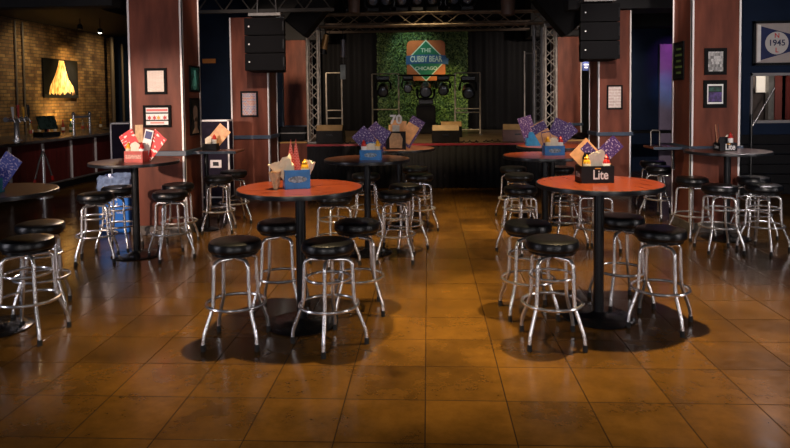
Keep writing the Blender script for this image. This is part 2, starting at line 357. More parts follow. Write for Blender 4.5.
pbl = pillar(280.5, 309, 16.4, 3.34, 'far wood pillar beside the left lattice tower of the stage')
pbr = pillar(555.5, 582, 16.4, 3.32, 'far wood pillar beside the right lattice tower of the stage')

# ------------------------------------------------------------------ framed pictures
def framed(name, px0, py0, px1, py1, Y, art, label, cat='picture', fr=.03, frm=None, depth=.02):
    a = at_y(px0, py1, Y); b = at_y(px1, py0, Y); w_ = b.x - a.x; h_ = b.z - a.z
    e = empty(name, ((a.x + b.x) / 2, Y, (a.z + b.z) / 2), label, cat)
    m = MB(); fm = frm or black
    m.b2((-w_/2, 0, -h_/2), (w_/2, -depth, -h_/2 + fr)); m.b2((-w_/2, 0, h_/2 - fr), (w_/2, -depth, h_/2))
    m.b2((-w_/2, 0, -h_/2 + fr), (-w_/2 + fr, -depth, h_/2 - fr)); m.b2((w_/2 - fr, 0, -h_/2 + fr), (w_/2, -depth, h_/2 - fr))
    m.build('frame', fm, e)
    MB().box((0, -.006, 0), (w_ - 2 * fr, .01, h_ - 2 * fr)).build('print', art, e)
    return e, w_ - 2 * fr, h_ - 2 * fr
YL = 8.45 + .007; YR = 8.62 + .007; XSL = at_y(184.5, 130, 8.45).x - .007; XSR = at_y(690.5, 130, 8.62).x + .007
def side_framed(name, px0, py0, px1, py1, X, art, label, s):
    a = at_x(px0, (py0 + py1) / 2, X); b = at_x(px1, (py0 + py1) / 2, X)
    z1 = at_x((px0 + px1) / 2, py0, X).z; z0 = at_x((px0 + px1) / 2, py1, X).z
    w_ = abs(b.y - a.y); h_ = z1 - z0; fr = .025
    e = empty(name, (X, (a.y + b.y) / 2, (z0 + z1) / 2), label, 'picture', rz=s * PI / 2)
    m = MB(); d = .02
    m.b2((-w_/2, 0, -h_/2), (w_/2, -d, -h_/2 + fr)); m.b2((-w_/2, 0, h_/2 - fr), (w_/2, -d, h_/2))
    m.b2((-w_/2, 0, -h_/2 + fr), (-w_/2 + fr, -d, h_/2 - fr)); m.b2((w_/2 - fr, 0, -h_/2 + fr), (w_/2, -d, h_/2 - fr))
    m.build('frame', black, e); MB().box((0, -.006, 0), (w_ - 2 * fr, .01, h_ - 2 * fr)).build('print', art, e)
    return e, w_ - 2*fr, h_ - 2*fr
framed('framed_certificate', 145.5, 68, 166.5, 94.5, YL, lined, 'black framed cream certificate on the nearest left pillar, above the flag poster', fr=.035)
e, fw, fh = framed('framed_poster', 144, 105, 171, 127.5, YL, white, 'black framed flag poster with red stars on the nearest left pillar, below the certificate', fr=.035)
rd = mat('red_ink', (.55, .03, .03), .5); yl = mat('yellow_ink', (.8, .35, .03), .5); bk = mat('black_ink', (.01, .01, .012), .5)
MB().box((0, -.0125, fh * .36), (fw * .94, .002, fh * .14)).build('red_stripe', mat('pink_red_ink', (.65, .12, .12), .5), e)
MB().box((0, -.0125, fh * .19), (fw, .002, fh * .09)).build('black_stripe', bk, e)
MB().box((0, -.0125, -fh * .24), (fw, .002, fh * .09)).build('black_stripe', bk, e)
MB().box((0, -.0125, -fh * .38), (fw * .6, .002, fh * .10)).build('red_stripe', mat('salmon_ink', (.65, .25, .2), .5), e)
for k, x in enumerate((-.34, -.12, .06, .34)):
    pts = [((.034 if i % 2 == 0 else .017) * math.cos(PI/2 + i * PI / 6), (.034 if i % 2 == 0 else .017) * math.sin(PI/2 + i * PI / 6)) for i in range(12)]
    MB().prism(pts, 0, .002, Matrix.Translation((x * fw, -.0115, -.02)) @ FRONT).build('star', yl if k == 2 else rd, e)
green_art = mat('teal_poster', (.02, .22, .18), .5, var=.9, vscale=14, col2=(.004, .02, .02))
e, fw, fh = side_framed('framed_poster', 189, 66, 198.5, 92, XSL, green_art, 'teal guitar poster in a black frame on the side of the nearest left pillar', 1)
MB().tube([(0, -.014, -fh*.3), (0, -.014, fh*.38)], .02, 6).lathe([(.001, 0), (.09, .001), (.09, .004), (.001, .005)], 16, Matrix.Translation((0, -.012, -fh*.2)) @ FRONT).build('guitar_drawing', mat('mint_ink', (.10, .40, .33), .5), e)
e, fw, fh = side_framed('framed_portrait', 189.5, 98, 198.5, 135, XSL, blackc, 'monochrome portrait of a person in a black frame, below the teal poster', 1)
skin = mat('sepia_tone', (.42, .28, .20), .6, var=.5, vscale=9)
m = MB(); m.prism([(.085 * math.cos(t * PI / 8), .115 * math.sin(t * PI / 8)) for t in range(16)], 0, .003, Matrix.Translation((.02, -.0115, .04)) @ FRONT)
m.prism([(-.03, -.02), (.05, -.02), (.06, -.16), (.14, -.24), (-.14, -.24), (-.04, -.16)], 0, .003, Matrix.Translation((.02, -.0115, 0)) @ FRONT); m.build('person_drawing', skin, e)
framed('framed_poster', 241, 91, 258, 117, 12.007, collage, 'small framed colourful collage on the pillar behind the left speaker array', fr=.035)
framed('framed_poster', 606.5, 85, 622.5, 109.5, 12.107, crumple, 'thin framed pale print on the pillar behind the right speaker array', fr=.03)
framed('framed_photograph', 704, 48, 726.5, 75, YR, photo_bw, 'black framed grey and white photograph on the nearest right pillar, upper of two', fr=.045)
e, fw, fh = framed('framed_photograph', 703, 80, 726.5, 108, YR, blackc, 'black framed dark violet photograph on the nearest right pillar, lower of two', fr=.045)
m = MB()
m.box((0, -.0125, fh * .43), (fw, .002, fh * .08)).box((0, -.0125, -fh * .43), (fw, .002, fh * .08)).box((-fw * .46, -.0125, 0), (fw * .07, .002, fh * .8)).box((fw * .46, -.0125, 0), (fw * .07, .002, fh * .8)).build('mount', white, e)
MB().box((0, -.0125, -fh * .14), (fw * .82, .002, fh * .46)).build('violet_print', mat('violet_ink', (.10, .05, .25), .5, var=.8, vscale=20), e)
MB().box((0, -.0125, fh * .22), (fw * .82, .002, fh * .2)).build('green_print', mat('green_ink', (.02, .10, .07), .5, var=.8, vscale=20), e)
e, fw, fh = side_framed('framed_poster', 674.5, 42, 684.5, 80, XSR, blackc, 'black poster with green lettering on the side of the nearest right pillar', -1)
gi = mat('olive_ink', (.14, .22, .05), .5)
for k in range(5):
    MB().box((0, -.0125, fh * (.34 - .17 * k)), (fw * (.5 + .3 * (k % 2)), .002, fh * .06)).build('green_print', gi, e)

# big concert photograph on the brick wall
a = at_x(41.5, 79, -10); b_ = at_x(76, 79, -10); z1 = at_x(58, 59.5, -10).z; z0 = at_x(58, 98, -10).z
e = empty('concert_picture', (-9.98, (a.y + b_.y) / 2, (z0 + z1) / 2), 'large black picture of golden light over a crowd on the brick wall', 'picture', rz=PI/2)
pw = b_.y - a.y; ph = z1 - z0
MB().box((0, -.02, 0), (pw, .04, ph)).build('canvas', black, e)
def glow_fn(nt, N, L, b):
    tc = N.new('ShaderNodeTexCoord'); mp = N.new('ShaderNodeMapping'); mp.inputs['Scale'].default_value = (9, 1, 2.2); L.new(tc.outputs['Object'], mp.inputs[0])
    n = N.new('ShaderNodeTexNoise'); n.inputs['Scale'].default_value = 2.2; L.new(mp.outputs[0], n.inputs[0])
    r = N.new('ShaderNodeValToRGB'); r.color_ramp.elements[0].position = .38; r.color_ramp.elements[0].color = (.75, .28, .06, 1); r.color_ramp.elements[1].position = .56; r.color_ramp.elements[1].color = (.95, .80, .45, 1)
    L.new(n.outputs[0], r.inputs[0]); L.new(r.outputs[0], b.inputs['Base Color'])
goldm = node_mat('gold_print', glow_fn, .6)
pts = [(-.06, .47), (.08, .47), (.12, .25), (.20, .0), (.34, -.20), (.40, -.44), (-.38, -.44), (-.33, -.2), (-.2, .05), (-.12, .25)]
MB().prism([(x * pw, z * ph) for x, z in pts], 0, .003, Matrix.Translation((0, -.04, 0)) @ FRONT).build('golden_light', goldm, e)
m = MB()
for k in range(26):
    x = (-.46 + .92 * k / 25) * pw; h = random.uniform(.07, .17) * ph; r = .045
    m.prism([(x - r, -.5 * ph), (x + r, -.5 * ph), (x + r, -.5 * ph + h * .7), (x + r * .4, -.5 * ph + h), (x - r * .4, -.5 * ph + h), (x - r, -.5 * ph + h * .7)], 0, .002, Matrix.Translation((0, -.0432 - .0001 * k, 0)) @ FRONT)
m.build('crowd_silhouette', bk, e)

# conduits on the brick
for px in (16, 23.5):
    p = at_x(px, 60, -9.96)
    e = MB().tube([(0, 0, 0), (0, 0, 2.9)], .022, 8).tube([(0, 0, 1.2), (0, 0, 1.27)], .034, 8).build('wall_conduit', mat('painted_pipe', (.12, .09, .06), .5), loc=(-9.96, p.y, .9))
    tag(e, 'left vertical conduit pipe fixed to the brick wall' if px < 20 else 'right vertical conduit pipe of the pair on the brick wall', 'pipe')
p = at_x(112, 60, -9.7); tag(MB().tube([(0, 0, 0), (0, 0, 3.2)], .06, 10).tube([(.2, 0.25, 0), (.2, .25, 3.0)], .035, 10).build('wall_conduit', mat('painted_pipe', (.12, .09, .06), .5), loc=(-9.7, p.y, .6), smooth=True), 'thick grey downpipe at the far end of the brick wall', 'pipe')
# bar pendants / track lamps
for (px, py, lab, on) in ((100, 33, 'lit small spot lamp under the bulkhead by the brick wall', 1), (80, 29, 'unlit small spot lamp under the bulkhead, left of the lit one', 0)):
    p = at_y(px, py, 15.4)
    e = empty('spot_lamp', p, lab, 'lamp')
    MB().lathe([(.03, .12), (.055, .10), (.07, 0), (.064, 0), (.05, .08)], 16).build('shade', blackm, e, smooth=True)
    MB().lathe([(.012, .10), (.05, .03), (.045, .0), (.01, -.02)], 16).build('bulb', mat('warm_bulb', (1, .85, .62), .4, emit=7) if on else steel, e, smooth=True)
    MB().tube([(0, 0, .12), (0, 0, max(.2, 3.86 - p.z))], .01, 6).build('stem', blackm, e)

# ------------------------------------------------------------------ bar
X0 = -7.75
bar = empty('bar_counter', (X0, 13.3, 0), 'long dark bar counter with red front panels before the brick wall', 'bar counter')
MB().b2((-.9, -4.3, 0), (0, 2.9, 1.02)).build('body', wood2, bar)
MB().b2((-1.0, -4.35, 1.02), (.16, 2.95, 1.075)).build('worktop', mat('bar_top', (.10, .085, .08), .25, var=.4), bar, bev=.01)
MB().b2((0, -4.3, 0), (.02, 2.9, .16)).build('kickboard', blackm, bar)
yy = -3.9
while yy < 2.8:
    MB().box((.012, yy, .56), (.03, .05, .86)).build('strip', alum, bar); yy += 1.02
MB().tube([(.24, -4.3, .2), (.24, 2.9, .2)], .022, 8).build('foot_rail', steel, bar, smooth=True)
# back counter
bc = empty('back_counter', (-9.6, 15.2, 0), 'dark back counter along the brick wall behind the bar', 'counter')
MB().b2((-.38, -3.5, 0), (.3, 4.0, .98)).build('body', black, bc); MB().b2((-.39, -3.5, .98), (.34, 4.0, 1.03)).build('worktop', mat('bar_top', (.1, .085, .08), .25), bc)
def on_bar(px, py, z=1.075): 
    return at_x(px, py, -8.05)
# beer tower
p = on_bar(17, 140); e = empty('beer_tap_tower', (-8.05, p.y, 1.075), 'chrome beer tap tower at the left end of the bar', 'beer tap')
MB().lathe([(.10, 0), (.10, .02), (.05, .04), (.045, .40), (.06, .42), (.055, .45), (.01, .46)], 20).build('column', chrome, e, smooth=True)
MB().tube([(0, -.32, .42), (0, .32, .42)], .05, 12).build('crossbar', chrome, e, smooth=True)
for k in range(4):
    y = -.24 + .16 * k
    tp = MB().tube([(0, y, .42), (.10, y, .42), (.13, y, .36)], .014, 8).build('faucet', chrome, e, smooth=True)
    MB().tube([(.1, y, .44), (.1, y, .5), (.09, y, .66 + .04 * (k % 2))], [.008, .02, .028], 8).build('tap_handle', (white, redp, yelp, blackm)[k], tp, smooth=True)
# service rail
p0 = on_bar(74, 136); p1 = on_bar(90, 134)
e = empty('service_rail', (-8.05, (p0.y + p1.y) / 2, 1.075), 'chrome service station rail standing on the bar top', 'rail'); hw = abs(p1.y - p0.y) / 2
for s in (-1, 1):
    MB().tube([(0, s * hw, 0), (0, s * hw, .44)], .03, 10).lathe([(.035, .44), (.045, .47), (.02, .51), (.005, .515)], 12, Matrix.Translation((0, s * hw, 0))).build('post', chrome, e, smooth=True)
MB().box((0, 0, .40), (.04, hw * 2, .05)).build('top_bar', chrome, e); MB().box((0, 0, .25), (.02, hw * 2, .02)).build('mid_bar', steel, e)
# till
p = on_bar(58, 134); e = empty('till', (-8.3, p.y, 1.075), 'tilted black till screen standing on the bar', 'till', rz=PI * .36)
MB().b2((-.2, -.18, 0), (.2, .18, .10)).build('base', blackm, e, bev=.01)
MB().box((0, 0, 0), (.42, .03, .32), Matrix.Translation((0, -.02, .30)) @ Matrix.Rotation(-.45, 4, 'X')).build('screen', mat('dull_screen', (.02, .035, .03), .15, var=.6, vscale=12), e, bev=.01)
MB().tube([(0, .03, .08), (0, .0, .26)], .03, 8).build('neck', blackm, e)
# bottles along the bar and back counter
cols = [(.25, .12, .02), (.04, .12, .05), (.35, .32, .28), (.30, .04, .03), (.05, .07, .20), (.40, .28, .10)]
def bottle_proto(k):
    g = mat('bottle_glass_%d' % k, cols[k], .12, coat=.5)
    o = MB().lathe([(.036, 0), (.040, .01), (.040, .17), (.030, .21), (.014, .25), (.013, .30)], 14).build('bottle', g, smooth=True)
    MB().lathe([(.015, .30), (.016, .33), (.005, .335)], 10).build('cap', (redp, yelp, blackm)[k % 3], o, smooth=True)
    MB().lathe([(.0405, .05), (.0408, .051), (.0408, .13), (.0405, .131)], 14).build('label_band', (white, paper, redc)[k % 3], o, smooth=True)
    return o
protos = [bottle_proto(k) for k in range(6)]
hue = ['amber', 'green', 'clear grey', 'dark red', 'deep blue', 'golden']
used = set()
where = ['beside the beer tap tower', 'left of the till', 'right of the till', 'by the service rail', 'at the far end of the back counter', 'under the big picture']
spots = [(30, 0), (36, 1), (42, 2), (47, 3), (52, 0), (66, 1), (70, 4), (80, 2), (84, 5), (62, 3), (98, 0), (25, 5)]
for i, (px, k) in enumerate(spots):
    o = protos[k] if k not in used else copy_tree(protos[k]); used.add(k)
    p = at_x(px, 128, -9.55); o.location = (-9.52 + .05 * (i % 3), p.y, 1.03)
    desc = ['first from the left end', 'second from the left end', 'third from the left end', 'fourth from the left end', 'fifth from the left end', 'sixth from the left end', 'seventh from the left end', 'eighth from the left end', 'ninth from the left end', 'tenth from the left end', 'eleventh from the left end', 'last at the right end'][[s for s in sorted(range(12), key=lambda q: spots[q][0])].index(i)]
    tag(o, '%s bottle on the back counter, %s of the bottle row' % (hue[k], desc), 'bottle', 'bottles on the back counter')

# ------------------------------------------------------------------ stage
YS = 12.9; ZS = .90
wedge_deck = mat('stage_deck', (.22, .15, .09), .45, var=.5, vscale=3)
stg = empty('stage', (0, YS, 0), 'low black stage with a red front edge and pleated skirt', 'stage')
xs0 = at_y(307, 145, YS).x; xs1 = at_y(566, 145, YS).x
MB().b2((-2.95, .05, 0), (3.2, 5.75, ZS - .03)).build('platform', black, stg)
MB().b2((-2.95, .04, ZS - .03), (3.2, 5.75, ZS)).build('deck', wedge_deck, stg)
MB().b2((xs0, -.02, ZS - .035), (xs1, .045, ZS + .005)).build('edge_strip', mat('red_edge', (.40, .015, .02), .45, var=.3), stg)
m = MB(); n = 420; pts = []
for i in range(n + 1):
    x = xs0 + (xs1 - xs0) * i / n; pts.append((x, -.03 + .022 * math.sin(i * .62) + .008 * math.sin(i * .23 + 1)))
vs = [(x, y, .01) for x, y in pts] + [(x, y * .6, ZS - .04) for x, y in pts]
m.add(vs, [(i, i + 1, n + 2 + i, n + 1 + i) for i in range(n)]); sk = m.build('skirt', cloth, stg, smooth=True)
sk.modifiers.new('thick', 'SOLIDIFY').thickness = .004
for s, a_, b2_, lab in ((0, -3.62, xs0, 'left'), (1, xs1, 3.8, 'right')):
    e = empty('stage_wing', ((a_ + b2_) / 2, YS, 0), 'brown wood fronted low stage wing at the %s of the stage' % lab, 'stage')
    hw = (b2_ - a_) / 2; 
    xi = -2.96 if s == 0 else 3.21
    MB().b2((-hw, 0, 0), (hw, .045, ZS + .03)).build('front_panel', wood, e)
    MB().b2((-hw, -.02, ZS + .03), (hw, .06, ZS + .06)).build('cap_rail', mat('ochre_edge', (.40, .20, .05), .45), e)
# drapes behind
def drape(x0, x1, y, z0, z1, label, amp=.05, seed=0):
    m = MB(); n = int((x1 - x0) / .02); rr = random.Random(seed); ph = rr.random() * 6
    pts = [(x0 + (x1 - x0) * i / n, y + amp * math.sin(i * .42 + ph + .8 * math.sin(i * .05)) + .3 * amp * math.sin(i * .17)) for i in range(n + 1)]
    vs = [(a, b, z0) for a, b in pts] + [(a, y + (b - y) * .7, z1) for a, b in pts]
    m.add(vs, [(i, i + 1, n + 2 + i, n + 1 + i) for i in range(n)]); o = m.build('stage_drape', cloth, smooth=True); o.modifiers.new('thick', 'SOLIDIFY').thickness = .006
    return tag(o, label, 'curtain')
drape(-3.0, -1.25, 18.25, ZS + .01, 4.8, 'black pleated drape left of the green hedge backdrop', seed=1)
drape(1.15, 3.15, 18.25, ZS + .01, 4.8, 'black pleated drape right of the green hedge backdrop', seed=2)
drape(-1.25, 1.15, 18.45, ZS + .01, 4.8, 'black drape behind the green hedge backdrop', seed=3)
# hedge wall
hp0 = at_y(378, 133, 17.9); hp1 = at_y(467.5, 31, 17.9); hx0, hx1 = hp0.x, hp1.x; hz1 = hp1.z
hedge = empty('hedge_backdrop', ((hx0 + hx1) / 2, 17.95, ZS), 'green artificial hedge backdrop wall at the back of the stage', 'hedge')
hw = (hx1 - hx0) / 2; hh = hz1 - ZS
MB().b2((-hw, .02, 0), (hw, .12, hh)).build('backing', mat('hedge_backing', (.02, .05, .015), .8), hedge)
leafm = mat('hedge_leaf', (.20, .29, .075), .5, var=.6, vscale=9, col2=(.06, .13, .045))
m = MB(); rr = random.Random(3)
for i in range(7500):
    x = rr.uniform(-hw, hw); z = rr.uniform(0.0, hh); y = rr.uniform(-.07, .02); s = rr.uniform(.02, .038)
    M = Matrix.Translation((x, y, z)) @ Matrix.Rotation(rr.uniform(0, 6.28), 4, 'Y') @ Matrix.Rotation(rr.uniform(-.9, .9), 4, 'X')
    m.add([(-s * .5, 0, 0), (0, -.006, -s), (s * .5, 0, 0), (0, .004, s * 1.1)], [(0, 1, 2), (0, 2, 3)], M)
m.build('foliage', leafm, hedge)
# sign
c = at_y(426, 60.5, 17.7); sw = (at_y(446, 60, 17.7).x - at_y(406, 60, 17.7).x)
sg = empty('bar_sign', (c.x, 17.75, c.z), 'square orange sign with green diamond and blue banner on the hedge', 'sign')
orange = mat('sign_orange', (.62, .14, .04), .5, var=.15); sgreen = mat('sign_green', (.015, .17, .09), .5); sblue = mat('sign_blue', (.03, .10, .28), .5); swhite = mat('sign_white', (.65, .68, .62), .5)
MB().prism(rrect(sw * .96, sw * 1.0, sw * .12), -.14, .05, FRONT).build('board', orange, sg)
d = sw * .52
MB().prism([(0, -d), (d * .98, 0), (0, d), (-d * .98, 0)], 0, .004, Matrix.Translation((0, -.05, 0)) @ FRONT).build('diamond_outline', swhite, sg)
d *= .93
MB().prism([(0, -d), (d * .98, 0), (0, d), (-d * .98, 0)], 0, .004, Matrix.Translation((0, -.054, 0)) @ FRONT).build('diamond', sgreen, sg)
bw_ = sw * .5; bn = []
for i in range(17): t = -1 + i / 8; bn.append((t * bw_, .02 + sw * .10 + .035 * (1 - t * t)))
for i in range(17): t = 1 - i / 8; bn.append((t * bw_, .02 - sw * .12 + .035 * (1 - t * t)))
MB().prism(bn, 0, .004, Matrix.Translation((0, -.058, 0)) @ FRONT).prism([(bw_ - .06, -.06), (bw_ + .05, -.12), (bw_ + .07, .03), (bw_ - .02, .1)], 0, .003, Matrix.Translation((0, -.056, 0)) @ FRONT).build('banner', sblue, sg)
text('lettering', 'CUBBY BEAR', sw * .15, swhite, sg, Matrix.Translation((0, -.0625, .035)) @ FRONT @ Matrix.Diagonal((.92, 1.35, 1, 1)), bold=.0035)
text('lettering', 'THE', sw * .14, swhite, sg, Matrix.Translation((0, -.0585, sw * .25)) @ FRONT, bold=.003)
text('lettering', 'CHICAGO', sw * .12, swhite, sg, Matrix.Translation((0, -.0585, -sw * .20)) @ FRONT, bold=.003)

# truss towers and the top truss
def truss(name, p0, p1, s, label, tri=False, m_=trussm, step=None):
    p0 = Vector(p0); p1 = Vector(p1); L = (p1 - p0).length; t = (p1 - p0).normalized()
    M = Matrix.Translation(p0) @ Vector((0, 0, 1)).rotation_difference(t).to_matrix().to_4x4()
    e = empty(name, p0, label, 'truss'); Mi = Matrix.Translation(-p0) @ M
    cs = [(-s/2, -s/2), (s/2, -s/2), (s/2, s/2), (-s/2, s/2)]
    for x, y in cs: MB().tube([(x, y, 0), (x, y, L)], .024, 8, M=Mi).build('chord', m_, e, smooth=True)
    m = MB(); n = max(2, int(L / (step or s * .9))); h = L / n
    for k in range(4):
        a, b = cs[k], cs[(k + 1) % 4]
        for i in range(n):
            q = (a, b) if i % 2 == 0 else (b, a)
            m.tube([(q[0][0], q[0][1], i * h), (q[1][0], q[1][1], (i + 1) * h)], .011, 6, M=Mi)
    m.build('lacing', m_, e)
    return e
zt = at_y(430, 20, 13.4).z
xa = at_y(313.5, 80, 13.4).x; xb = at_y(550, 80, 13.4).x
for x, lab in ((xa, 'left'), (xb, 'right')):
    t_ = truss('truss_tower', (x, 13.4, ZS + .02), (x, 13.4, zt - .17), .22, 'upright lattice truss tower at the %s of the stage' % lab)
    MB().box((0, 0, .0), (.42, .42, .03)).build('base_plate', steel, t_)
    MB().box((0, 0, zt - .15 - ZS - .02), (.30, .30, .06)).build('head_block', steel, t_)
xm = at_y(541, 80, 13.9).x
MB_ = truss('truss_tower', (xm, 14.3, ZS + .02), (xm, 14.3, 3.4), .16, 'narrow dark lattice truss tower just behind the right tower', m_=steel)
xm = at_y(530, 80, 14.6).x
e = empty('pipe_stand', (xm, 14.6, ZS), 'tall thin pipe stand left of the right truss towers', 'stand')
for dx in (-.12, .12): MB().tube([(dx, 0, 0), (dx, 0, 1.95)], .018, 8).build('upright', trussm, e, smooth=True)
MB().tube([(-.12, 0, 1.9), (.12, 0, 1.9)], .018, 8).build('crossbar', steel, e); MB().box((0, 0, .01), (.4, .4, .02)).build('base_plate', steel, e)
truss('lighting_truss', (xa - .3, 13.4, zt + .02), (xb + .25, 13.4, zt + .02), .25, 'long horizontal lighting truss above the front of the stage', step=.34, m_=mat('dark_truss', (.22, .18, .14), .45, .8, var=.4))
zt2 = at_y(430, 22, 16.5).z
truss('lighting_truss', (-2.8, 16.5, zt2 - .12), (3.0, 16.5, zt2 - .12), .2, 'dim rear lighting truss just above the hedge backdrop', step=.3, m_=mat('dark_truss2', (.15, .12, .10), .5, .8))

# moving head lights
lens = mat('lens', (.10, .12, .16), .06, .3)
def moving_head(up=True):
    e = empty('moving_head_light', (0, 0, 0)); s = 1 if up else -1
    MB().box((0, 0, s * .045), (.26, .24, .09)).build('base', blackm, e, bev=.015)
    m = MB().tube([(-.153, 0, s * .27), (-.15, 0, s * .15), (-.12, 0, s * .10), (.12, 0, s * .10), (.15, 0, s * .15), (.153, 0, s * .27)], .022, 8)
    m.build('yoke', blackm, e, smooth=True)
    h = MB().lathe([(.05, -.15), (.095, -.12), (.11, -.02), (.105, .08), (.115, .14), (.10, .15)], 20, Matrix.Translation((0, 0, s * .27)) @ Matrix.Rotation(PI * .62, 4, 'X')).build('head', blackm, e, smooth=True)
    MB().lathe([(.001, .150), (.085, .152), (.06, .165), (.001, .172)], 18, Matrix.Translation((0, 0, s * .27)) @ Matrix.Rotation(PI * .62, 4, 'X')).build('lens', lens, h, smooth=True)
    return e
mh_dn = moving_head(False); mh_up = moving_head(True)
first = True
names = ['first', 'second', 'third', 'fourth', 'fifth', 'sixth', 'seventh', 'eighth']
for k, px in enumerate((352, 372, 388, 401, 417, 434, 452, 468)):
    o = mh_up if k == 0 else copy_tree(mh_up)
    p = at_y(px, 10, 13.4); o.location = (p.x, 13.4, zt + .175); o.rotation_euler = (0, 0, .4 * math.sin(k * 2.3))
    tag(o, 'black moving head light on top of the front truss, %s from the left' % names[k], 'stage light', 'moving head lights on the front truss')
def hang(px, py, Y, lab, dn=True, sc=1):
    o = (copy_tree(mh_dn) if hang.n else mh_dn) if dn else copy_tree(mh_up)
    if dn: hang.n += 1
    p = at_y(px, 75, Y); p.z -= .025; o.location = p; o.scale = (sc,) * 3; tag(o, lab, 'stage light'); return o
hang.n = 0
hang(383, 76, 16.0, 'black moving head hanging left of the sign from the left pipe frame', sc=1.25)
hang(408, 79, 16.0, 'black moving head hanging under the left corner of the sign', sc=1.0)
hang(443, 79, 16.0, 'black moving head hanging under the right corner of the sign', sc=1.15)
hang(468, 76, 16.0, 'black moving head with bluish lens hanging right of the hedge', sc=1.35)

# pipe frames on the stage
def pframe(px0, px1, pytop, Y, label, bars, solid=False):
    a = at_y(px0, pytop, Y); b = at_y(px1, pytop, Y); e = empty('pipe_rack', ((a.x + b.x) / 2, Y, ZS), label, 'frame'); hw = (b.x - a.x) / 2; h = a.z - ZS
    for s in (-1, 1):
        MB().tube([(s * hw, 0, 0), (s * hw, 0, h)], .020, 8).build('upright', trussm, e, smooth=True)
        MB().box((s * hw, 0, .01), (.06, .5, .02)).build('foot', steel, e)
    for t in bars: MB().tube([(-hw, 0, h * t), (hw, 0, h * t)], .014, 8).build('crossbar', trussm, e, smooth=True)
    return e
pframe(326, 341.5, 73, 15.2, 'pale pipe frame at the far left of the stage', (1, .42, .30, .06))
pframe(372, 398.5, 74, 16.0, 'pipe frame in front of the left edge of the hedge', (1, .42, .08))
pframe(455, 480, 73, 16.0, 'pipe frame in front of the right edge of the hedge', (1, .42, .36, .08))
a = at_y(398, 75, 16.0); b = at_y(455, 75, 16.0)
tag(MB().tube([(a.x, 16.0, a.z - .01), (b.x, 16.0, b.z - .01)], .022, 8).build('pipe_bar', blackm, smooth=True), 'black pipe bar spanning between the two pipe frames below the sign', 'pipe')
# amplifier stack with light
p = at_z(426, 138, ZS); c_ = at_y(426, 120, 16.6)
e = empty('speaker_cabinet', (c_.x, 16.6, ZS), 'black bass cabinet in front of the hedge with a moving light on top', 'speaker')
MB().box((0, 0, .36), (.50, .45, .70)).build('cabinet', black, e, bev=.01); MB().box((0, -.228, .36), (.44, .006, .62)).build('grille', black, e)
MB().box((0, 0, .73), (.44, .36, .04)).build('top_plate', black, e)
o = copy_tree(mh_up); o.location = (c_.x, 16.6, ZS + .755); o.scale = (1.45,) * 3; tag(o, 'moving head light standing on the black bass cabinet', 'stage light')

# monitor wedges
def wedge(px, Y, w_, h_, label, fm, side=0):
    c = at_y(px, 140, Y); e = empty('stage_monitor', (c.x, Y, ZS), label, 'monitor speaker', rz=side)
    poly = [(-.22, 0), (.22, 0), (.26, .10), (.02, h_), (-.13, h_), (-.22, h_ * .70)]   # (y, z) side profile
    M = Matrix(((0, 0, 1, 0), (1, 0, 0, 0), (0, 1, 0, 0), (0, 0, 0, 1)))
    MB().prism(poly, -w_ / 2, w_ / 2, M).build('cabinet', fm, e, bev=.012)
    MB().box((0, -.224, h_ * .35), (w_ * .9, .006, h_ * .58)).build('rear_panel', fm, e)
    MB().prism([(-.2235, h_ * .71), (-.1335, h_ + .003), (-.13, h_ + .001), (-.22, h_ * .70)], -w_ * .48, w_ * .48, M).build('sloping_edge', mat('painted_lit_edge', (.45, .28, .12), .5, var=.3), e)  # gold overhead light on the slope, painted as a tan strip
    MB().box((0, -.23, h_ * .45), (.12, .012, .03)).build('handle', blackm, e)
    for s in (-1, 1): MB().box((s * (w_ / 2 - .01), -.1, h_ * .4), (.03, .05, .10)).build('corner', blackm, e)
    return e
tanm = mat('worn_monitor', (.012, .010, .009), .6, spec=.2, var=.5, vscale=8); pinkm = mat('grey_rose_monitor', (.14, .065, .06), .55, var=.3, vscale=10)
wedge(331, 13.35, .56, .38, 'black stage monitor by the left truss tower', tanm)
wedge(401, 13.6, .52, .36, 'black stage monitor partly hidden by the photo caddy', tanm)
wedge(445.5, 13.3, .56, .36, 'black stage monitor at the middle of the stage edge', tanm)
wedge(451, 15.2, .50, .36, 'small dark stage monitor behind the middle one', black)
wedge(518, 13.4, .62, .36, 'rose grey stage monitor at the right of the stage', pinkm, -.15)
for k, (px, Y) in enumerate(((350, 13.1), (374, 13.2), (470, 13.1), (492, 13.3))):
    c = at_y(px, 140, Y); m = MB(); r = random.Random(k); pts = [(.35 * (i / 14 - .5), .05 * math.sin(i * .9 + k), .012 + (.03 if i % 5 == 2 else 0)) for i in range(15)]
    o = m.tube(pts, .012, 6).build('stage_cable', rubber, smooth=True, loc=(c.x, Y, ZS))
    tag(o, 'loose black cable on the deck ' + ['right of the left monitor', 'left of the photo caddy', 'right of the middle monitor', 'left of the rose grey monitor'][k], 'cable')

